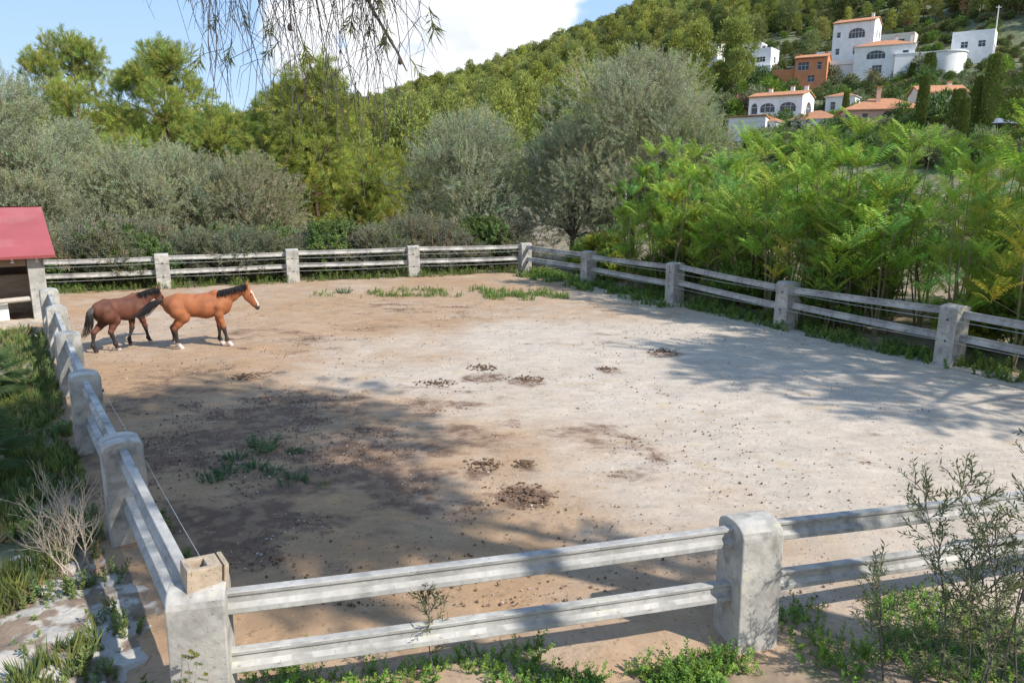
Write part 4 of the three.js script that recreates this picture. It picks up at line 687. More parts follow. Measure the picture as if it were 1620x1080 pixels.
{ // a dark pine beyond the right fence whose branches reach in at the upper right
  const R = rng(611), lobes = []; for (let i = 0; i < 16; i++) { const t = i / 15, a = i * 2.4, s = 3.4 * Math.pow(Math.sin(Math.PI * mix(0.3, 0.95, t)), 0.8), r = 0.9 + R() * 0.4; lobes.push([Math.cos(a) * s, mix(4.6, 12.5, t), Math.sin(a) * s, r, r * 0.6, r]); }
  makeTree({ name: 'pine_tree', label: 'dark pine at the right edge reaching in at the upper right corner', x: 18.8, z: -21.5, h: 13, seed: 612, r: 0.2, fork: 0.3, leader: true, lobes, clusters: 15, per: 13, clusterR: 0.55, size: 1.2, color: [0.20, 0.235, 0.05], spread: 0.2, yellow: 0.2, rise: 0.2, sprigs: pineSprigs, bark: M.barkPine, twigs: 0.6 });
}
for (const [x, z, lo, hi, seed, label] of [[16.4, -12.6, 5.6, 10.8, 615, 'broad pine outside the right edge, shading the near end of the right fence']]) {
  const R = rng(seed), lobes = []; for (let i = 0; i < 15; i++) { const t = i / 14, a = i * 2.4, s = 2.9 * Math.pow(Math.sin(Math.PI * mix(0.3, 0.95, t)), 0.8), r = 0.9 + R() * 0.5; lobes.push([Math.cos(a) * s, mix(lo, hi, t), Math.sin(a) * s, r, r * 0.7, r]); }
  makeTree({ name: 'pine_tree', label, x, z, h: hi + 0.6, seed, r: 0.2, fork: 0.3, leader: true, lobes, clusters: 13, per: 12, clusterR: 0.55, size: 1.2, color: [0.20, 0.235, 0.05], rise: 0.3, sprigs: pineSprigs, bark: M.barkPine, twigs: 0.5 });
}
// the second tall pine behind the camera, bare weeping twigs hanging into the top of the picture
{
  const bx = 1.6, bz = 1.2, R = rng(621), lobes = [];
  for (let i = 0; i < 8; i++) { const a = i * 2.4, r = 2.2 * Math.sqrt((i + 0.5) / 8), q = 0.9 + R() * 0.4; lobes.push([Math.cos(a) * r, 12 + R() * 2.2, Math.sin(a) * r, q, q * 0.7, q]); }
  const g = makeTree({ name: 'pine_tree', label: 'pine above the camera with bare weeping twigs hanging into the top left', x: bx, z: bz, h: 14, seed: 622, r: 0.24, fork: 0.6, leader: true, lobes, clusters: 8, per: 10, clusterR: 0.5, size: 1.1, color: [0.16, 0.19, 0.04], rise: 0.4, sprigs: pineSprigs, bark: M.barkPine, twigs: 0.6 });
  const t = new Bits(), mats = [], cols = [], L = (x, y, z) => V(x - bx, y, z - bz);
  const limbs = [[V(1.6, 9.2, 1.2), V(-0.6, 7.9, -2.6), V(-1.15, 6.55, -5.2)], [V(1.6, 9.6, 1.2), V(-1.4, 8.4, -2.2), V(-2.3, 6.7, -5.4)], [V(1.6, 8.8, 1.2), V(0.2, 7.4, -2.8), V(-0.75, 6.15, -5.0)], [V(1.6, 9.0, 1.2), V(-0.9, 8.0, -3.0), V(-1.7, 6.5, -4.7)]];
  for (const [a, b, c] of limbs) t.tube([L(...a.toArray()), L(...b.toArray()), L(...c.toArray())], [0.09, 0.05, 0.014], 7);
  // one bough droops into view with cones
  const droopPts = [V(-0.9, 6.1, -4.9), V(-1.0, 5.65, -4.95), V(-0.86, 5.32, -5.0), V(-0.72, 5.08, -5.02), V(-0.66, 4.96, -5.0)]; t.tube(droopPts.map((p) => L(...p.toArray())), [0.016, 0.013, 0.011, 0.008, 0.004], 6);
  const hang = (x, y, z, len, r) => { len *= 1.12; const p = [], n = 9, a = R() * 6.3, k = 0.05 + R() * 0.16, w1 = 2 + R() * 3, w2 = 7 + R() * 6, ph = R() * 6, drift = (R() - 0.5) * 0.5; for (let i = 0; i <= n; i++) { const u = i / n; p.push(L(x + Math.cos(a) * k * Math.sin(u * w1) + Math.sin(u * w2 + ph) * 0.03 + (R() - 0.5) * 0.035 + u * drift, y - len * u + (1 - u) * u * 0.1, z + Math.sin(a) * k * Math.sin(u * 3))); } t.tube(p, p.map((_, i) => mix(r, r * 0.35, i / n)), 4);
    for (let j = 0; j < 4; j++) { const i = 1 + Math.floor(R() * (n - 2)), d = V((R() - 0.5) * 1.5, -0.55 - R() * 0.6, (R() - 0.5) * 1.2).normalize().multiplyScalar(0.10 + R() * 0.28), m = p[i].clone().addScaledVector(d, 0.5).add(V((R() - 0.5) * 0.10, 0.05, 0)); t.tube([p[i], m, p[i].clone().add(d)], [r * 0.6, r * 0.5, r * 0.25], 3); if (R() < 0.3) t.tube([m, m.clone().add(V((R() - 0.5) * 0.2, -0.12, (R() - 0.5) * 0.2))], [r * 0.45, r * 0.2], 3);
      if (x > -1.7 && R() < 0.08) { mats.push(placed(p[i].clone().add(d), d.clone().normalize(), R() * 6, 0.35 + R() * 0.25)); cols.push(tint([0.17, 0.19, 0.05], R)); } } };
  for (let i = 0; i < 150; i++) { const u = R(), x = -2.45 + Math.pow(u, 0.75) * 1.75, z = -4.4 - R() * 1.3, dense = sstep(-2.4, -1.2, x); hang(x, 6.25 + R() * 0.3, z, (0.55 + R() * 0.9) * (0.55 + 0.6 * dense) + 0.2, 0.0024 + R() * 0.0026); }
  for (let i = 0; i < 14; i++) hang(-0.95 + R() * 0.35, 5.75 + (R() - 0.5) * 0.5, -4.9 + (R() - 0.5) * 0.3, 0.4 + R() * 0.4, 0.003);
  for (let i = 0; i < 9; i++) hang(-1.55 + R() * 0.5, 6.2, -4.6 - R() * 0.8, 1.35 + R() * 0.4, 0.0032);
  part('branches', t.geometry(), M.twig, g); if (mats.length) scatter('needles', pineSprigs[1], foliage, mats, g, cols).userData.kind = 'stuff';
  const cone = new THREE.SphereGeometry(0.016, 8, 6); cone.scale(1, 1.5, 1);
  for (const [x, y, z] of [[-0.92, 5.46, -4.97], [-0.88, 5.38, -4.98], [-0.8, 5.14, -5.02], [-0.7, 5.02, -5.0], [-1.6, 5.6, -4.8], [-1.95, 5.75, -5.0], [-1.35, 5.2, -4.9]]) { const m = part('pine_cone', cone, M.bark, g); m.position.copy(L(x, y, z)); }
}
// ------------------------------------------------------------------ the horses
function makeHorse(o) {
  const caps = [], cap = (a, b, ra, rb, zs = 1) => caps.push([a[0], a[1], a[2] ?? 0, b[0], b[1], b[2] ?? 0, ra, rb, zs]);
  const chain = (pts, zs = 1) => { for (let i = 0; i < pts.length - 1; i++) cap(pts[i], pts[i + 1], pts[i][3], pts[i + 1][3], zs); };
  const nk = o.neck, P = (x, y, z, r) => [x, y, z, r];
  chain([P(-0.60, 1.12, 0, 0.255), P(-0.22, 1.09, 0, 0.275), P(0.15, 1.05, 0, 0.30), P(0.50, 1.08, 0, 0.255)], 0.80);
  chain([P(-0.72, 1.22, 0, 0.13), P(-0.48, 1.30, 0, 0.12), P(-0.2, 1.28, 0, 0.10), P(0.16, 1.31, 0, 0.085), P(0.40, 1.38, 0, 0.085), P(0.55, 1.34, 0, 0.09)], 0.8);
  chain([P(0.56, 1.02, 0, 0.20), P(0.62, 1.12, 0, 0.18)], 0.9);
  chain([P(0.50, 1.17, 0, 0.225), ...nk.mid, nk.poll], 0.62);
  chain(nk.head, 0.72); chain(nk.jaw, 0.6);
  for (const s of [-1, 1]) { const [x, y, z, r] = nk.poll; const e = nk.earDir; chain([P(x + e[0] * 0.05, y + e[1] * 0.06, z + s * 0.05, 0.030), P(x + e[0] * 0.11, y + e[1] * 0.13, z + s * 0.065, 0.030), P(x + e[0] * 0.19, y + e[1] * 0.22, z + s * 0.07, 0.008)]); }
  o.fore.forEach(([ex, kx, ky, fx, fy, hx, hy], i) => { const z = (i ? 1 : -1) * 0.135; chain([P(0.46, 1.04, z * 0.9, 0.15), P(ex, 0.86, z, 0.105), P(mix(ex, kx, 0.5), mix(0.86, ky, 0.5), z, 0.075), P(kx, ky, z, 0.060), P(mix(kx, fx, 0.3), mix(ky, fy, 0.3), z, 0.040), P(fx, fy + 0.03, z, 0.036), P(fx, fy, z, 0.044), P(mix(fx, hx, 0.7), mix(fy, hy, 0.7), z, 0.042)]); cap([hx, hy + 0.012, z], [hx + 0.02, hy - 0.02, z], 0.046, 0.058); });
  o.hind.forEach(([sx, kx, ky, fx, fy, hx, hy], i) => { const z = (i ? 1 : -1) * 0.14; chain([P(-0.56, 1.12, z * 0.8, 0.20), P(-0.52, 0.98, z, 0.19), P(sx, 0.82, z, 0.135), P(mix(sx, kx, 0.55), mix(0.82, ky, 0.55), z, 0.085), P(kx, ky, z, 0.064), P(mix(kx, fx, 0.3), mix(ky, fy, 0.3), z, 0.045), P(fx, fy + 0.03, z, 0.040), P(fx, fy, z, 0.047), P(mix(fx, hx, 0.7), mix(fy, hy, 0.7), z, 0.044)]); cap([hx, hy + 0.012, z], [hx + 0.02, hy - 0.02, z], 0.048, 0.060); });
  const field = (x, y, z) => {
    let d = 1e9; const k = 0.045;
    for (const c of caps) {
      const zs = c[8], zz = z / zs, dx = c[3] - c[0], dy = c[4] - c[1], dz = (c[5] - c[2]) / zs, px = x - c[0], py = y - c[1], pz = zz - c[2] / zs, l = dx * dx + dy * dy + dz * dz, t = l > 0 ? clamp((px * dx + py * dy + pz * dz) / l) : 0;
      const ex = px - dx * t, ey = py - dy * t, ez = pz - dz * t, q = Math.sqrt(ex * ex + ey * ey + ez * ez) - mix(c[6], c[7], t);
      if (q > d + k) continue; if (d > q + k) { d = q; continue; } const h = clamp(0.5 + 0.5 * (d - q) / k); d = mix(d, q, h) - k * h * (1 - h);
    }
    return d;
  };
  const N = 112, mc = new MarchingCubes(N, M.bark, false, false, 120000); mc.isolation = 0; const half = N / 2, lo = [-1.15, -0.06, -0.42], hi = [1.72, 1.86, 0.42], C = [0, 1, 2].map((i) => (lo[i] + hi[i]) / 2), S = [0, 1, 2].map((i) => (hi[i] - lo[i]) / 2);
  for (let k = 0; k < N; k++) for (let j = 0; j < N; j++) for (let i = 0; i < N; i++) mc.field[i + j * N + k * N * N] = -field(C[0] + (i - half) / half * S[0], C[1] + (j - half) / half * S[1], C[2] + (k - half) / half * S[2]);
  mc.update();
  const n = mc.count, pos = new Float32Array(n * 3); for (let i = 0; i < n; i++) for (let a = 0; a < 3; a++) pos[i * 3 + a] = C[a] + mc.positionArray[i * 3 + a] * S[a];
  let g = new THREE.BufferGeometry(); g.setAttribute('position', new THREE.BufferAttribute(pos, 3)); g = mergeVertices(g, 1e-4); g.computeVertexNormals();
  const p = g.attributes.position, nm = g.attributes.normal, col = new Float32Array(p.count * 3), H0 = V(...nk.head[0].slice(0, 3)), H1 = V(...nk.head[nk.head.length - 1].slice(0, 3)), ax = H1.clone().sub(H0), hl = ax.length(); ax.normalize(); const face = V(-ax.y, ax.x, 0).normalize(); if (face.x < 0) face.negate();
  for (let i = 0; i < p.count; i++) {
    const x = p.getX(i), y = p.getY(i), z = p.getZ(i), nz = fbm(x * 9 + z * 5, y * 9, o.seed, 4); let c = o.coat.map((q) => q * (0.62 + 0.76 * nz));
    const black = [0.020, 0.015, 0.013], put = (k, to) => { c = c.map((q, j) => mix(q, to[j], k)); };
    const hoofward = y + (nz - 0.5) * 0.10;
    if (x < 0.95 || y < 0.75) put(sstep(0.62, 0.42, hoofward), black);
    if (y < 0.19) { const leg = (x > 0 ? 0 : 2) + (z > 0 ? 1 : 0), w = o.socks[leg]; if (w > 0) put(sstep(w + 0.02, w - 0.01, y + (nz - 0.5) * 0.03), [0.52, 0.44, 0.40]); else if (y < 0.055) put(1, [0.05, 0.04, 0.035]); }
    const hp = V(x, y, 0).sub(H0), t = hp.dot(ax) / hl;
    if (t > -0.15 && x > 0.9 && y > 0.7) { put(sstep(0.80, 1.0, t + (nz - 0.5) * 0.2), [0.035, 0.026, 0.024]); if (o.blaze && nm.getX(i) * face.x + nm.getY(i) * face.y > 0.45 && Math.abs(z) < 0.035 + (nz - 0.5) * 0.02 && t > 0.12 && t < 0.93) put(1, [0.72, 0.66, 0.62]); }
    col.set(c, i * 3);
  }
  g.setAttribute('color', new THREE.BufferAttribute(col, 3));
  const root = thing('horse', o.label, 'horse', [o.x, 0.045, o.z], o.turn); root.scale.setScalar(o.scale ?? 1);
  part('body', g, new THREE.MeshPhysicalMaterial({ vertexColors: true, roughness: 0.74, sheen: 0.1, sheenColor: lin(0.9, 0.7, 0.5), sheenRoughness: 0.5 }), root);
  const hair = new THREE.MeshStandardMaterial({ color: lin(0.018, 0.014, 0.013), roughness: 0.55, side: THREE.DoubleSide }), R = rng(o.seed), m = new Bits();
  const crest = o.crest.map((q) => V(...q));
  for (let i = 0; i < 520; i++) { const u = R() * (crest.length - 1), k = Math.min(crest.length - 2, Math.floor(u)), b = crest[k].clone().lerp(crest[k + 1], u - k), s = R() < 0.62 ? o.maneSide : -o.maneSide, d = V((R() - 0.5) * 0.3 - 0.1, -0.9, s * (0.35 + R() * 0.3)).normalize(); m.leaf(b.clone().add(V(0, 0.035, s * 0.02)), d.add(V(0, 0.25, s * 0.35)).normalize(), V(1, R() - 0.3, (R() - 0.5) * 0.8).normalize(), 0.09 + R() * 0.17, 0.016 + R() * 0.012, 0.22); }
  part('mane', m.geometry(), hair, root);
  const t = new Bits(), T = o.tail.map((q) => V(...q)), curve = new THREE.CatmullRomCurve3(T);
  for (let i = 0; i < 150; i++) { const a = R() * 6.3, rr = Math.sqrt(R()), pts = [], e = 0.7 + R() * 0.3, w = V(Math.cos(a), R() - 0.5, Math.sin(a)).multiplyScalar(rr); for (let k = 0; k <= 8; k++) { const u = k / 8 * e, f = (0.35 + 1.1 * u * u + 0.9 * Math.sin(Math.PI * clamp(u))) * o.tailWide; pts.push(curve.getPoint(u).addScaledVector(w, f)); } t.tube(pts, pts.map((_, k) => mix(0.009, 0.0015, k / 8)), 4); }
  part('tail', t.geometry(), hair, root);
  const eye = new THREE.SphereGeometry(0.021, 12, 8); for (const s of [-1, 1]) { const q = H0.clone().addScaledVector(ax, hl * 0.30).addScaledVector(face, 0.035), e = part('eye', eye, M.insulator, root); e.position.set(q.x, q.y, H0.z * 0.7 + s * 0.072); }
  return root;
}
// the bigger bay, side on, ears forward
makeHorse({ label: 'bright bay horse with white blaze standing side on, tail flicked out', seed: 701, x: -8.02, z: -19.2, turn: 0.36, coat: [0.275, 0.090, 0.030], blaze: true, socks: [0.10, 0.13, 0.17, 0.17], maneSide: 1,
  neck: { mid: [[0.80, 1.32, 0, 0.165], [1.00, 1.42, 0, 0.125]], poll: [1.15, 1.46, 0, 0.095], head: [[1.16, 1.45, 0, 0.095], [1.24, 1.28, 0, 0.092], [1.36, 1.06, 0, 0.066], [1.41, 0.95, 0, 0.060]], jaw: [[1.13, 1.36, 0, 0.09], [1.18, 1.24, 0, 0.085], [1.32, 1.03, 0, 0.05]], earDir: [0.35, 1] },
  fore: [[0.42, 0.44, 0.50, 0.42, 0.17, 0.47, 0.05], [0.44, 0.54, 0.50, 0.60, 0.17, 0.67, 0.05]], hind: [[-0.40, -0.68, 0.53, -0.66, 0.18, -0.59, 0.05], [-0.38, -0.62, 0.53, -0.58, 0.18, -0.51, 0.05]],
  crest: [[0.46, 1.42, 0], [0.66, 1.45, 0], [0.86, 1.49, 0], [1.04, 1.54, 0], [1.17, 1.56, 0]], tail: [[-0.80, 1.26, 0], [-0.96, 1.24, 0.02], [-1.14, 1.12, 0.06], [-1.30, 0.96, 0.10], [-1.55, 0.88, 0.13]], tailWide: 0.075 });
// the darker one, walking away behind it, head low
makeHorse({ label: 'dark bay horse seen from behind, walking along the left fence', seed: 711, x: -10.0, z: -19.15, turn: 1.12, scale: 0.93, coat: [0.100, 0.032, 0.016], blaze: false, socks: [0, 0.07, 0, 0.05], maneSide: -1,
  neck: { mid: [[0.80, 1.28, 0.01, 0.165], [1.04, 1.36, -0.01, 0.125]], poll: [1.22, 1.36, -0.04, 0.095], head: [[1.23, 1.35, -0.04, 0.095], [1.33, 1.20, -0.06, 0.092], [1.47, 1.00, -0.08, 0.066], [1.52, 0.91, -0.09, 0.060]], jaw: [[1.20, 1.26, -0.04, 0.09], [1.27, 1.14, -0.05, 0.085], [1.42, 0.96, -0.08, 0.05]], earDir: [0.35, 1] },
  fore: [[0.40, 0.36, 0.48, 0.24, 0.17, 0.26, 0.05], [0.46, 0.58, 0.52, 0.64, 0.17, 0.71, 0.05]], hind: [[-0.42, -0.80, 0.54, -0.86, 0.19, -0.80, 0.05], [-0.34, -0.50, 0.53, -0.40, 0.18, -0.33, 0.05]],
  crest: [[0.46, 1.42, 0], [0.66, 1.43, 0], [0.86, 1.46, 0], [1.06, 1.48, -0.01], [1.23, 1.47, -0.04]], tail: [[-0.80, 1.26, 0], [-0.93, 1.16, 0.0], [-0.97, 0.90, -0.02], [-1.02, 0.62, -0.10], [-1.15, 0.42, -0.24]], tailWide: 0.075 });

// ------------------------------------------------------------------ weeds, grass, clods and dung
const weedSprigs = [sprigBroad(721, 26, 0.26, 0.042, 0.026), sprigBroad(722, 24, 0.20, 0.05, 0.03)];
const bladeTuft = (() => { const R = rng(731), b = new Bits(); for (let i = 0; i < 14; i++) { const a = R() * 6.3, d = V(Math.cos(a) * 0.45, 1, Math.sin(a) * 0.45).normalize(); b.leaf(V((R() - 0.5) * 0.08, 0, (R() - 0.5) * 0.08), d, V(-Math.sin(a), 0, Math.cos(a)), 0.12 + R() * 0.16, 0.011, 0.25); } return b.geometry(); })();
function along(pts, t0, t1, lo, hi, n, R, patch = 0.45) {               // spots beside a fence run, lo..hi metres to its left (+) or right (-)
  const out = []; let guard = 0; while (out.length < n && guard++ < n * 12) { const t = mix(t0, t1, R()), k = Math.min(pts.length - 2, Math.floor(t)), f = t - k, [ax, az] = pts[k], [bx, bz] = pts[k + 1], len = Math.hypot(bx - ax, bz - az), off = mix(lo, hi, R()), x = mix(ax, bx, f) + (bz - az) / len * off, z = mix(az, bz, f) - (bx - ax) / len * off; if (fbm(x * 2.1, z * 2.1, 741, 4) < patch) continue; out.push([x, z]); } return out;
}
function patchAt(cx, cz, rx, rz, n, R, patch = 0.4) { const out = []; let guard = 0; while (out.length < n && guard++ < n * 12) { const a = R() * 6.3, r = Math.sqrt(R()), x = cx + Math.cos(a) * r * rx, z = cz + Math.sin(a) * r * rz; if (fbm(x * 1.5, z * 1.5, 743, 3) < patch) continue; out.push([x, z]); } return out; }
function sow(name, label, category, spots, geometry, color, scale, R, up = 0.5, spread = 0.25) { const mats = [], cols = []; for (const [x, z] of spots) { mats.push(placed(V(x, 0.0, z), V((R() - 0.5) * up * 2, 1, (R() - 0.5) * up * 2).normalize(), R() * 6.3, scale * (0.45 + R() * R() * 1.5))); cols.push(tint(color, R, spread, 0.3)); } const m = scatter(name, geometry, foliage, mats, scene, cols); return tag(m, label, category, null, 'stuff'); }
{
  const R = rng(751), fresh = [0.17, 0.30, 0.05], dull = [0.16, 0.22, 0.07];
  sow('weeds', 'fresh green weeds along the outside of the nearest fence', 'weeds', [...along(NEAR, 0.12, 1.0, -0.2, -1.5, 1500, R, 0.50), ...along(NEAR, 0.3, 0.92, -0.3, -1.1, 1700, R, 0.49), ...along(NEAR, 1.05, 2.0, -0.25, -1.8, 1900, R, 0.49), ...along(NEAR, 0.06, 0.62, -0.3, 0.35, 900, R, 0.46), ...along(NEAR, 0.05, 0.16, 0.1, 0.7, 160, R, 0.4), ...along(NEAR, 1.08, 1.6, -0.2, 0.3, 300, R, 0.5)], weedSprigs[0], fresh, 0.56, R, 0.8, 0.35);
  sow('weeds', 'straggly weeds along the foot of the left fence', 'weeds', [...along(LEFT, 0.0, 5, 0.25, 1.2, 1900, R, 0.48), ...along(LEFT, 0.05, 1.2, -0.22, -0.4, 160, R, 0.5)], weedSprigs[1], dull, 0.75, R);
  sow('weeds', 'strip of weeds along the foot of the back fence', 'weeds', [...along(BACK, 0.0, 4, -0.5, 0.5, 1500, R, 0.44), ...along(BACK, 0.0, 4, -0.4, -1.6, 1400, R, 0.4)], weedSprigs[0], [0.17, 0.24, 0.06], 0.85, R);
  sow('weeds', 'green weeds along the foot of the right fence', 'weeds', [...along(RIGHT, 0.0, 5.6, -0.5, 0.9, 3600, R, 0.42), ...along(RIGHT, 0.2, 2.2, -1.3, 0.0, 900, R, 0.46)], weedSprigs[1], [0.15, 0.25, 0.05], 1.0, R);
  sow('weeds', 'patch of low green weeds on the paddock near the far corner', 'weeds', [...patchAt(-1.8, -28.8, 3.6, 1.3, 900, R, 0.5), ...patchAt(0.4, -27.6, 1.8, 0.8, 500, R, 0.44), ...patchAt(-5.5, -28.2, 2.4, 0.9, 160, R, 0.55)], weedSprigs[1], [0.16, 0.26, 0.06], 0.72, R);
  sow('grass', 'rough green grass outside the left fence', 'grass', [...patchAt(-9.3, -13.0, 3.2, 4.2, 5200, R, 0.40), ...patchAt(-6.8, -9.2, 1.6, 2.2, 1500, R, 0.46), ...patchAt(-13.0, -19.2, 2.2, 2.6, 1200, R, 0.5)].filter(([x, z]) => edgeDistance(x, z) < -0.3), bladeTuft, [0.19, 0.26, 0.08], 0.75, R, 0.6, 0.4);
  sow('grass', 'tufts of grass among the pale rubble at the lower left', 'grass', [...patchAt(-5.4, -6.3, 1.6, 1.8, 900, R, 0.5), ...patchAt(-4.2, -5.0, 1.2, 0.7, 260, R, 0.5)], bladeTuft, [0.17, 0.22, 0.07], 0.8, R);
  sow('dry_grass', 'straw-coloured dry grass outside the left fence', 'grass', [...patchAt(-9.0, -12.0, 3.2, 4.6, 1500, R, 0.46), ...patchAt(-5.6, -7.6, 1.6, 2.0, 700, R, 0.46), ...patchAt(-13.0, -20, 2.0, 2.4, 500, R, 0.45)].filter(([x, z]) => edgeDistance(x, z) < -0.35), bladeTuft, [0.36, 0.30, 0.17], 0.7, R, 0.9, 0.3);
  // single weed tufts on the bare soil
  const tufts = [[415, 722, 1.25, 'largest blue-green weed tuft on the shaded soil'], [372, 733, 0.8, 'flat weed tuft left of the largest tuft'], [405, 748, 0.9, 'weed tuft just below the largest tuft'], [335, 766, 0.8, 'leftmost flat weed tuft on the shaded soil'], [358, 752, 0.75, 'small weed tuft above the leftmost flat one'], [430, 757, 0.7, 'small weed tuft right of the others in the shade'], [461, 772, 0.95, 'round weed tuft lowest of the group on the shaded soil'], [467, 718, 0.6, 'little weed tuft to the upper right of the largest'], [514, 776, 0.5, 'small yellow-green weed tuft at the edge of the shade'], [1248, 677, 0.35, 'tiny dark weed tuft on the pale sand'], [545, 466, 1.2, 'weed tuft at the left end of the far weed patch']];
  tufts.forEach(([px, py, s, label], i) => { const at = meet(px, py), o = thing('weed_tuft', label, 'weed', [at.x, 0.0, at.z]), mats = [], cols = []; for (let k = 0; k < 26; k++) { const a = R() * 6.3, r = 0.15 * Math.sqrt(R()); mats.push(placed(V(Math.cos(a) * r, 0, Math.sin(a) * r), V(Math.cos(a) * r * 5, 0.8, Math.sin(a) * r * 5).normalize(), R() * 6, 0.6 + R() * 0.4)); cols.push(tint(i === 8 ? [0.22, 0.30, 0.06] : [0.11, 0.20, 0.085], R)); } part('leaves', bake(weedSprigs, mats, cols), bakedLeaf, o); o.scale.setScalar(s); });
  // dung heaps
  const lump = new THREE.IcosahedronGeometry(1, 1); const lumpGeo = (n, rad, seed) => { const Q = rng(seed), list = []; for (let i = 0; i < n; i++) { const a = Q() * 6.3, r = rad * 1.5 * Math.pow(Q(), 0.9), s = 0.010 + Q() * Q() * 0.026, g = lump.clone(); g.scale(s * (0.8 + Q() * 0.5), s * 0.75, s * (0.8 + Q() * 0.5)); g.rotateY(Q() * 6); g.translate(Math.cos(a) * r, 0.03 + Math.max(0, 0.03 * (1 - r / rad)) * Q() + s * 0.3, Math.sin(a) * r * 0.8); list.push(g); } return mergeGeometries(list); };
  const dung = std(0.115, 0.068, 0.038, 0.95);
  [[835, 790, 0.30, 'fresh dung heap on the brown soil, nearest to the camera'], [762, 745, 0.22, 'dung heap above and left of the nearest heap'], [830, 745, 0.14, 'small dung heap directly above the nearest heap'], [1052, 562, 0.32, 'brown dung heap on the pale sand at the right'], [830, 604, 0.30, 'dark dung heap in the middle of the paddock'], [762, 587, 0.26, 'flattened dung heap left of the middle one'], [960, 588, 0.20, 'straw-coloured dung heap right of the middle'], [690, 612, 0.30, 'scattered dung heap left of the pale sand'], [385, 603, 0.26, 'dung heap in front of the bigger horse']].forEach(([px, py, r, label], i) => { const at = meet(px, py), o = solo('dung_heap', lumpGeo(95, r, 760 + i), dung, label, 'dung heap', 'dung heaps on the paddock'); o.position.set(at.x, 0.02, at.z); });
  // crumbs of soil and dung, too many to count
  const clod = new THREE.IcosahedronGeometry(0.02, 0), mats = [], cols = []; let guard = 0;
  while (mats.length < 30000 && guard++ < 400000) { const x = mix(-13, 8, R()), z = mix(-7, -27, Math.pow(R(), 1.6)); if (edgeDistance(x, z) < 0.2) continue; const [p, dk] = soilAt(x, z); if (R() > 0.10 + dk * 0.9) continue; const s = 0.16 + Math.pow(R(), 4) * 0.8; mats.push(new THREE.Matrix4().compose(V(x, 0.045, z), new THREE.Quaternion().setFromAxisAngle(randDir(R), R() * 6), V(s * 1.3, s * 0.8, s))); cols.push(R() < 0.12 ? lin(0.42, 0.37, 0.32) : tint([0.15, 0.095, 0.06], R, 0.4)); }
  tag(scatter('soil_crumbs', clod, std(1, 1, 1, 1), mats, scene, cols), 'crumbs of soil and dry dung strewn over the paddock', 'soil', null, 'stuff');
  // pale stones by the corner
  const rockGeo = (seed) => { const g = mergeVertices(new THREE.IcosahedronGeometry(1, 2).deleteAttribute('uv').deleteAttribute('normal')), p = g.attributes.position; for (let i = 0; i < p.count; i++) { const v = V().fromBufferAttribute(p, i), k = 0.75 + 0.5 * fbm(v.x * 1.6 + seed, v.y * 1.6 + v.z * 1.3, seed, 3); p.setXYZ(i, v.x * k, v.y * k * 0.62, v.z * k); } g.computeVertexNormals(); return g; };
  const rocks = [rockGeo(771), rockGeo(772), rockGeo(773)], stone = std(0.36, 0.33, 0.285, 1, { bumpMap: concreteBump, bumpScale: 0.01 });
  for (let i = 0; i < 120; i++) { const x = -4.9 + (R() - 0.5) * 2.8, z = -6.4 + (R() - 0.5) * 3.2; if (edgeDistance(x, z) > -0.35) continue; const s = 0.02 + Math.pow(R(), 3.5) * 0.16, m = solo('pale_rock', rocks[i % 3], stone, 'pale limestone lump lying outside the fence corner', 'rock', 'pale stones outside the fence corner'); m.position.set(x, 0.03, z); m.scale.setScalar(s); m.rotation.y = R() * 6; }
}

// ------------------------------------------------------------------ shoots, dead shrub, vine and palms round the fence
const fineOlive = [sprigOlive(781, 14, 0.20, 0.062, 0.014), sprigOlive(782, 11, 0.16, 0.055, 0.013)];
function makeShoot(px, py, topPy, lean, seed, label, o = {}) {
  const R = rng(seed), at = meet(px, py), depth = -at.z, h = heightAt(topPy, depth) , root = thing('olive_shoot', label, 'sapling', [at.x, 0, at.z]), t = new Bits(), mats = [], cols = [];
  const main = (u) => V(lean * h * u * u + Math.sin(u * 5 + seed) * 0.04, h * u, Math.cos(u * 4 + seed) * 0.05 + (o.leanZ ?? 0) * h * u), pts = [], rr = []; for (let i = 0; i <= 7; i++) { pts.push(main(i / 7).add(V(0, i ? 0 : -0.1, 0))); rr.push(mix(o.r ?? 0.010, 0.002, i / 7)); } t.tube(pts, rr, 5);
  const put = (p, d) => { mats.push(placed(p, d, R() * 6.3, 0.75 + R() * 0.5)); cols.push(tint([0.15, 0.175, 0.09], R, 0.25, 0.2)); };
  for (let i = 0; i < (o.n ?? 16); i++) { const u = mix(o.low ?? 0.25, 1, Math.pow(i / (o.n ?? 16), 0.8)), b = main(u), a = i * 2.4 + R(), L = (o.reach ?? 0.35) * (1.1 - u * 0.7) * (0.6 + R() * 0.7), d = V(Math.cos(a), 0.7 + R() * 0.5, Math.sin(a)).normalize(), e = b.clone().addScaledVector(d, L); t.tube([b, b.clone().lerp(e, 0.5).add(V(0, 0.02, 0)), e], [0.004, 0.003, 0.0015], 4); put(e, d); put(b.clone().lerp(e, 0.55), d.clone().add(randDir(R).multiplyScalar(0.6)).normalize()); put(b.clone().lerp(e, 0.2), d.clone().add(randDir(R).multiplyScalar(0.8)).normalize()); }
  put(main(1), UPV.clone());
  part('stem', t.geometry(), M.twig, root); part('leaves', bake(fineOlive, mats, cols), bakedLeaf, root); return root;
}
makeShoot(690, 1092, 918, -0.10, 801, 'small olive shoot in front of the near lower rail', { n: 9, low: 0.3, reach: 0.12, r: 0.007 });
makeShoot(1592, 1095, 640, 0.02, 802, 'tallest olive shoot at the right edge, in front of the rails', { n: 22, low: 0.3, reach: 0.30, r: 0.012 });
makeShoot(1560, 1098, 762, -0.20, 803, 'olive shoot leaning left in front of the right rails', { n: 20, reach: 0.34 });
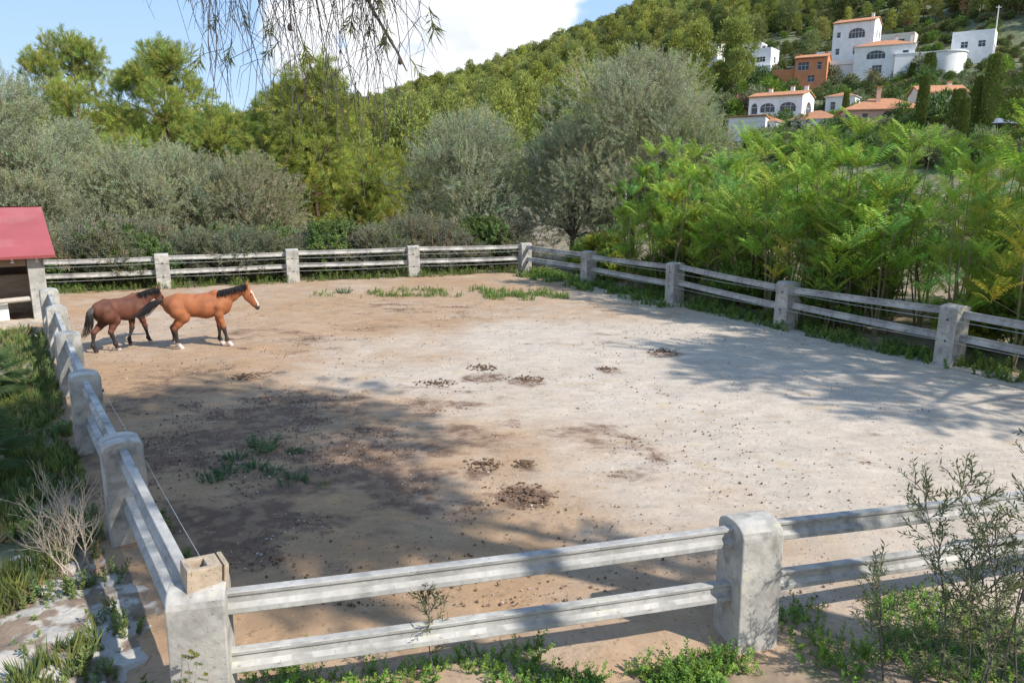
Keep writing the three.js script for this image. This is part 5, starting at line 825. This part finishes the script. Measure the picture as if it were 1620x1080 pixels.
makeShoot(1478, 1090, 772, -0.14, 804, 'olive shoot left of the leaning one at the lower right', { n: 18, reach: 0.34 });
makeShoot(1520, 1085, 850, 0.10, 805, 'short bushy olive shoot among the taller ones at the lower right', { n: 16, reach: 0.4 });
makeShoot(1600, 1130, 830, -0.05, 806, 'bushy olive shoot in the lower right corner', { n: 18, reach: 0.45, low: 0.1 });
makeShoot(1400, 1090, 900, -0.25, 807, 'thin olive shoot right of the near post, low', { n: 12, reach: 0.3 });
makeShoot(1450, 1120, 980, 0.1, 808, 'lowest olive shoot at the bottom edge on the right', { n: 14, reach: 0.4, low: 0.1 });
makeShoot(1545, 1120, 930, -0.1, 809, 'dense low olive shoot at the bottom right', { n: 18, reach: 0.45, low: 0.1 });
{
  // the leafless shrub by the left fence
  const at = meet(118, 925), root = thing('dead_shrub', 'pale leafless shrub beside the left fence', 'shrub', [at.x, 0, at.z]), t = new Bits(), R = rng(821);
  const grow = (p, d, len, r, lv) => { const q = p.clone().addScaledVector(d, len).add(V((R() - 0.5) * 0.05, 0, (R() - 0.5) * 0.05)), m = p.clone().lerp(q, 0.5).add(randDir(R).multiplyScalar(len * 0.07)); t.tube([p, m, q], [r, r * 0.8, r * 0.6], 4); if (lv < 4) { const n = lv < 2 ? 3 : 2; for (let i = 0; i < n; i++) grow(m.clone().lerp(q, R()), d.clone().add(randDir(R).multiplyScalar(0.55)).add(V(0, 0.12, 0)).normalize(), len * (0.55 + R() * 0.3), r * 0.6, lv + 1); } };
  for (let i = 0; i < 9; i++) { const a = i * 0.7; grow(V((R() - 0.5) * 0.3, 0, (R() - 0.5) * 0.3), V(Math.cos(a) * 0.45 - 0.1, 1, Math.sin(a) * 0.45).normalize(), 0.36 + R() * 0.22, 0.009, 0); }
  part('twigs', t.geometry(), M.deadTwig, root);
}
{
  // the climbing shoots on the corner post
  const root = thing('climbing_plant', 'sparse yellowish climber on the face of the corner post', 'plant', [-2.30, 0, -4.98]), t = new Bits(), R = rng(831), mats = [], cols = [];
  for (let i = 0; i < 6; i++) { const x = -0.16 + i * 0.065, h = [0.55, 0.75, 1.02, 0.95, 0.6, 0.45][i], pts = []; for (let k = 0; k <= 8; k++) { const u = k / 8; pts.push(V(x + Math.sin(u * 6 + i) * 0.03, h * u, 0.06 * (1 - u) + 0.02)); } t.tube(pts, pts.map((_, k) => mix(0.004, 0.0015, k / 8)), 4); for (let k = 0; k < 14; k++) { const u = 0.15 + 0.85 * R(), p = pts[Math.floor(u * 8)].clone(); mats.push(placed(p.add(V((R() - 0.5) * 0.06, (R() - 0.5) * 0.06, 0.01)), V(R() - 0.5, 0.5, 0.5).normalize(), R() * 6, 0.32 + R() * 0.25)); cols.push(tint([0.22, 0.23, 0.08], R, 0.2, 0.3)); } }
  part('stems', t.geometry(), M.deadTwig, root); part('leaves', bake(weedSprigs, mats, cols), bakedLeaf, root); root.rotation.y = 0.0;
}
for (const [px, py, s, label] of [[-45, 640, 1.1, 'fan palm at the left edge, upper one'], [-62, 770, 1.0, 'fan palm at the left edge, lower one']]) {
  const at = meet(px, py), root = thing('fan_palm', label, 'palm', [at.x, 0, at.z]), c = new Bits(), t = new Bits(), R = rng(px + 900);
  t.tube([V(0, -0.1, 0), V(0, 0.35, 0)], [0.10, 0.12], 8);
  for (let i = 0; i < 24; i++) { const a = i * 2.4, e = 1.35 - i / 24 * 1.5, d = V(Math.cos(a) * Math.cos(e), Math.sin(e), Math.sin(a) * Math.cos(e)), base = V(0, 0.35, 0), hub = base.clone().addScaledVector(d, 0.55).add(V(0, -0.04, 0)), side = V(-Math.sin(a), 0, Math.cos(a)); t.tube([base, hub], [0.010, 0.007], 4); for (let k = -9; k <= 9; k++) { const q = k / 9 * 1.35, f = d.clone().multiplyScalar(Math.cos(q)).addScaledVector(side, Math.sin(q)).normalize(); c.leaf(hub, f, V().crossVectors(f, side).lengthSq() > 0.01 ? V().crossVectors(f, V().crossVectors(d, side)).normalize() : side, 0.52 * (0.8 + R() * 0.3), 0.038, 0.18, [0.10 * (0.8 + R() * 0.4), 0.165, 0.06]); } }
  part('stalks', t.geometry(), M.stemGreen, root); part('fronds', c.geometry(), bakedLeaf, root); root.scale.setScalar(s);
}
renderer.render(scene, camera);
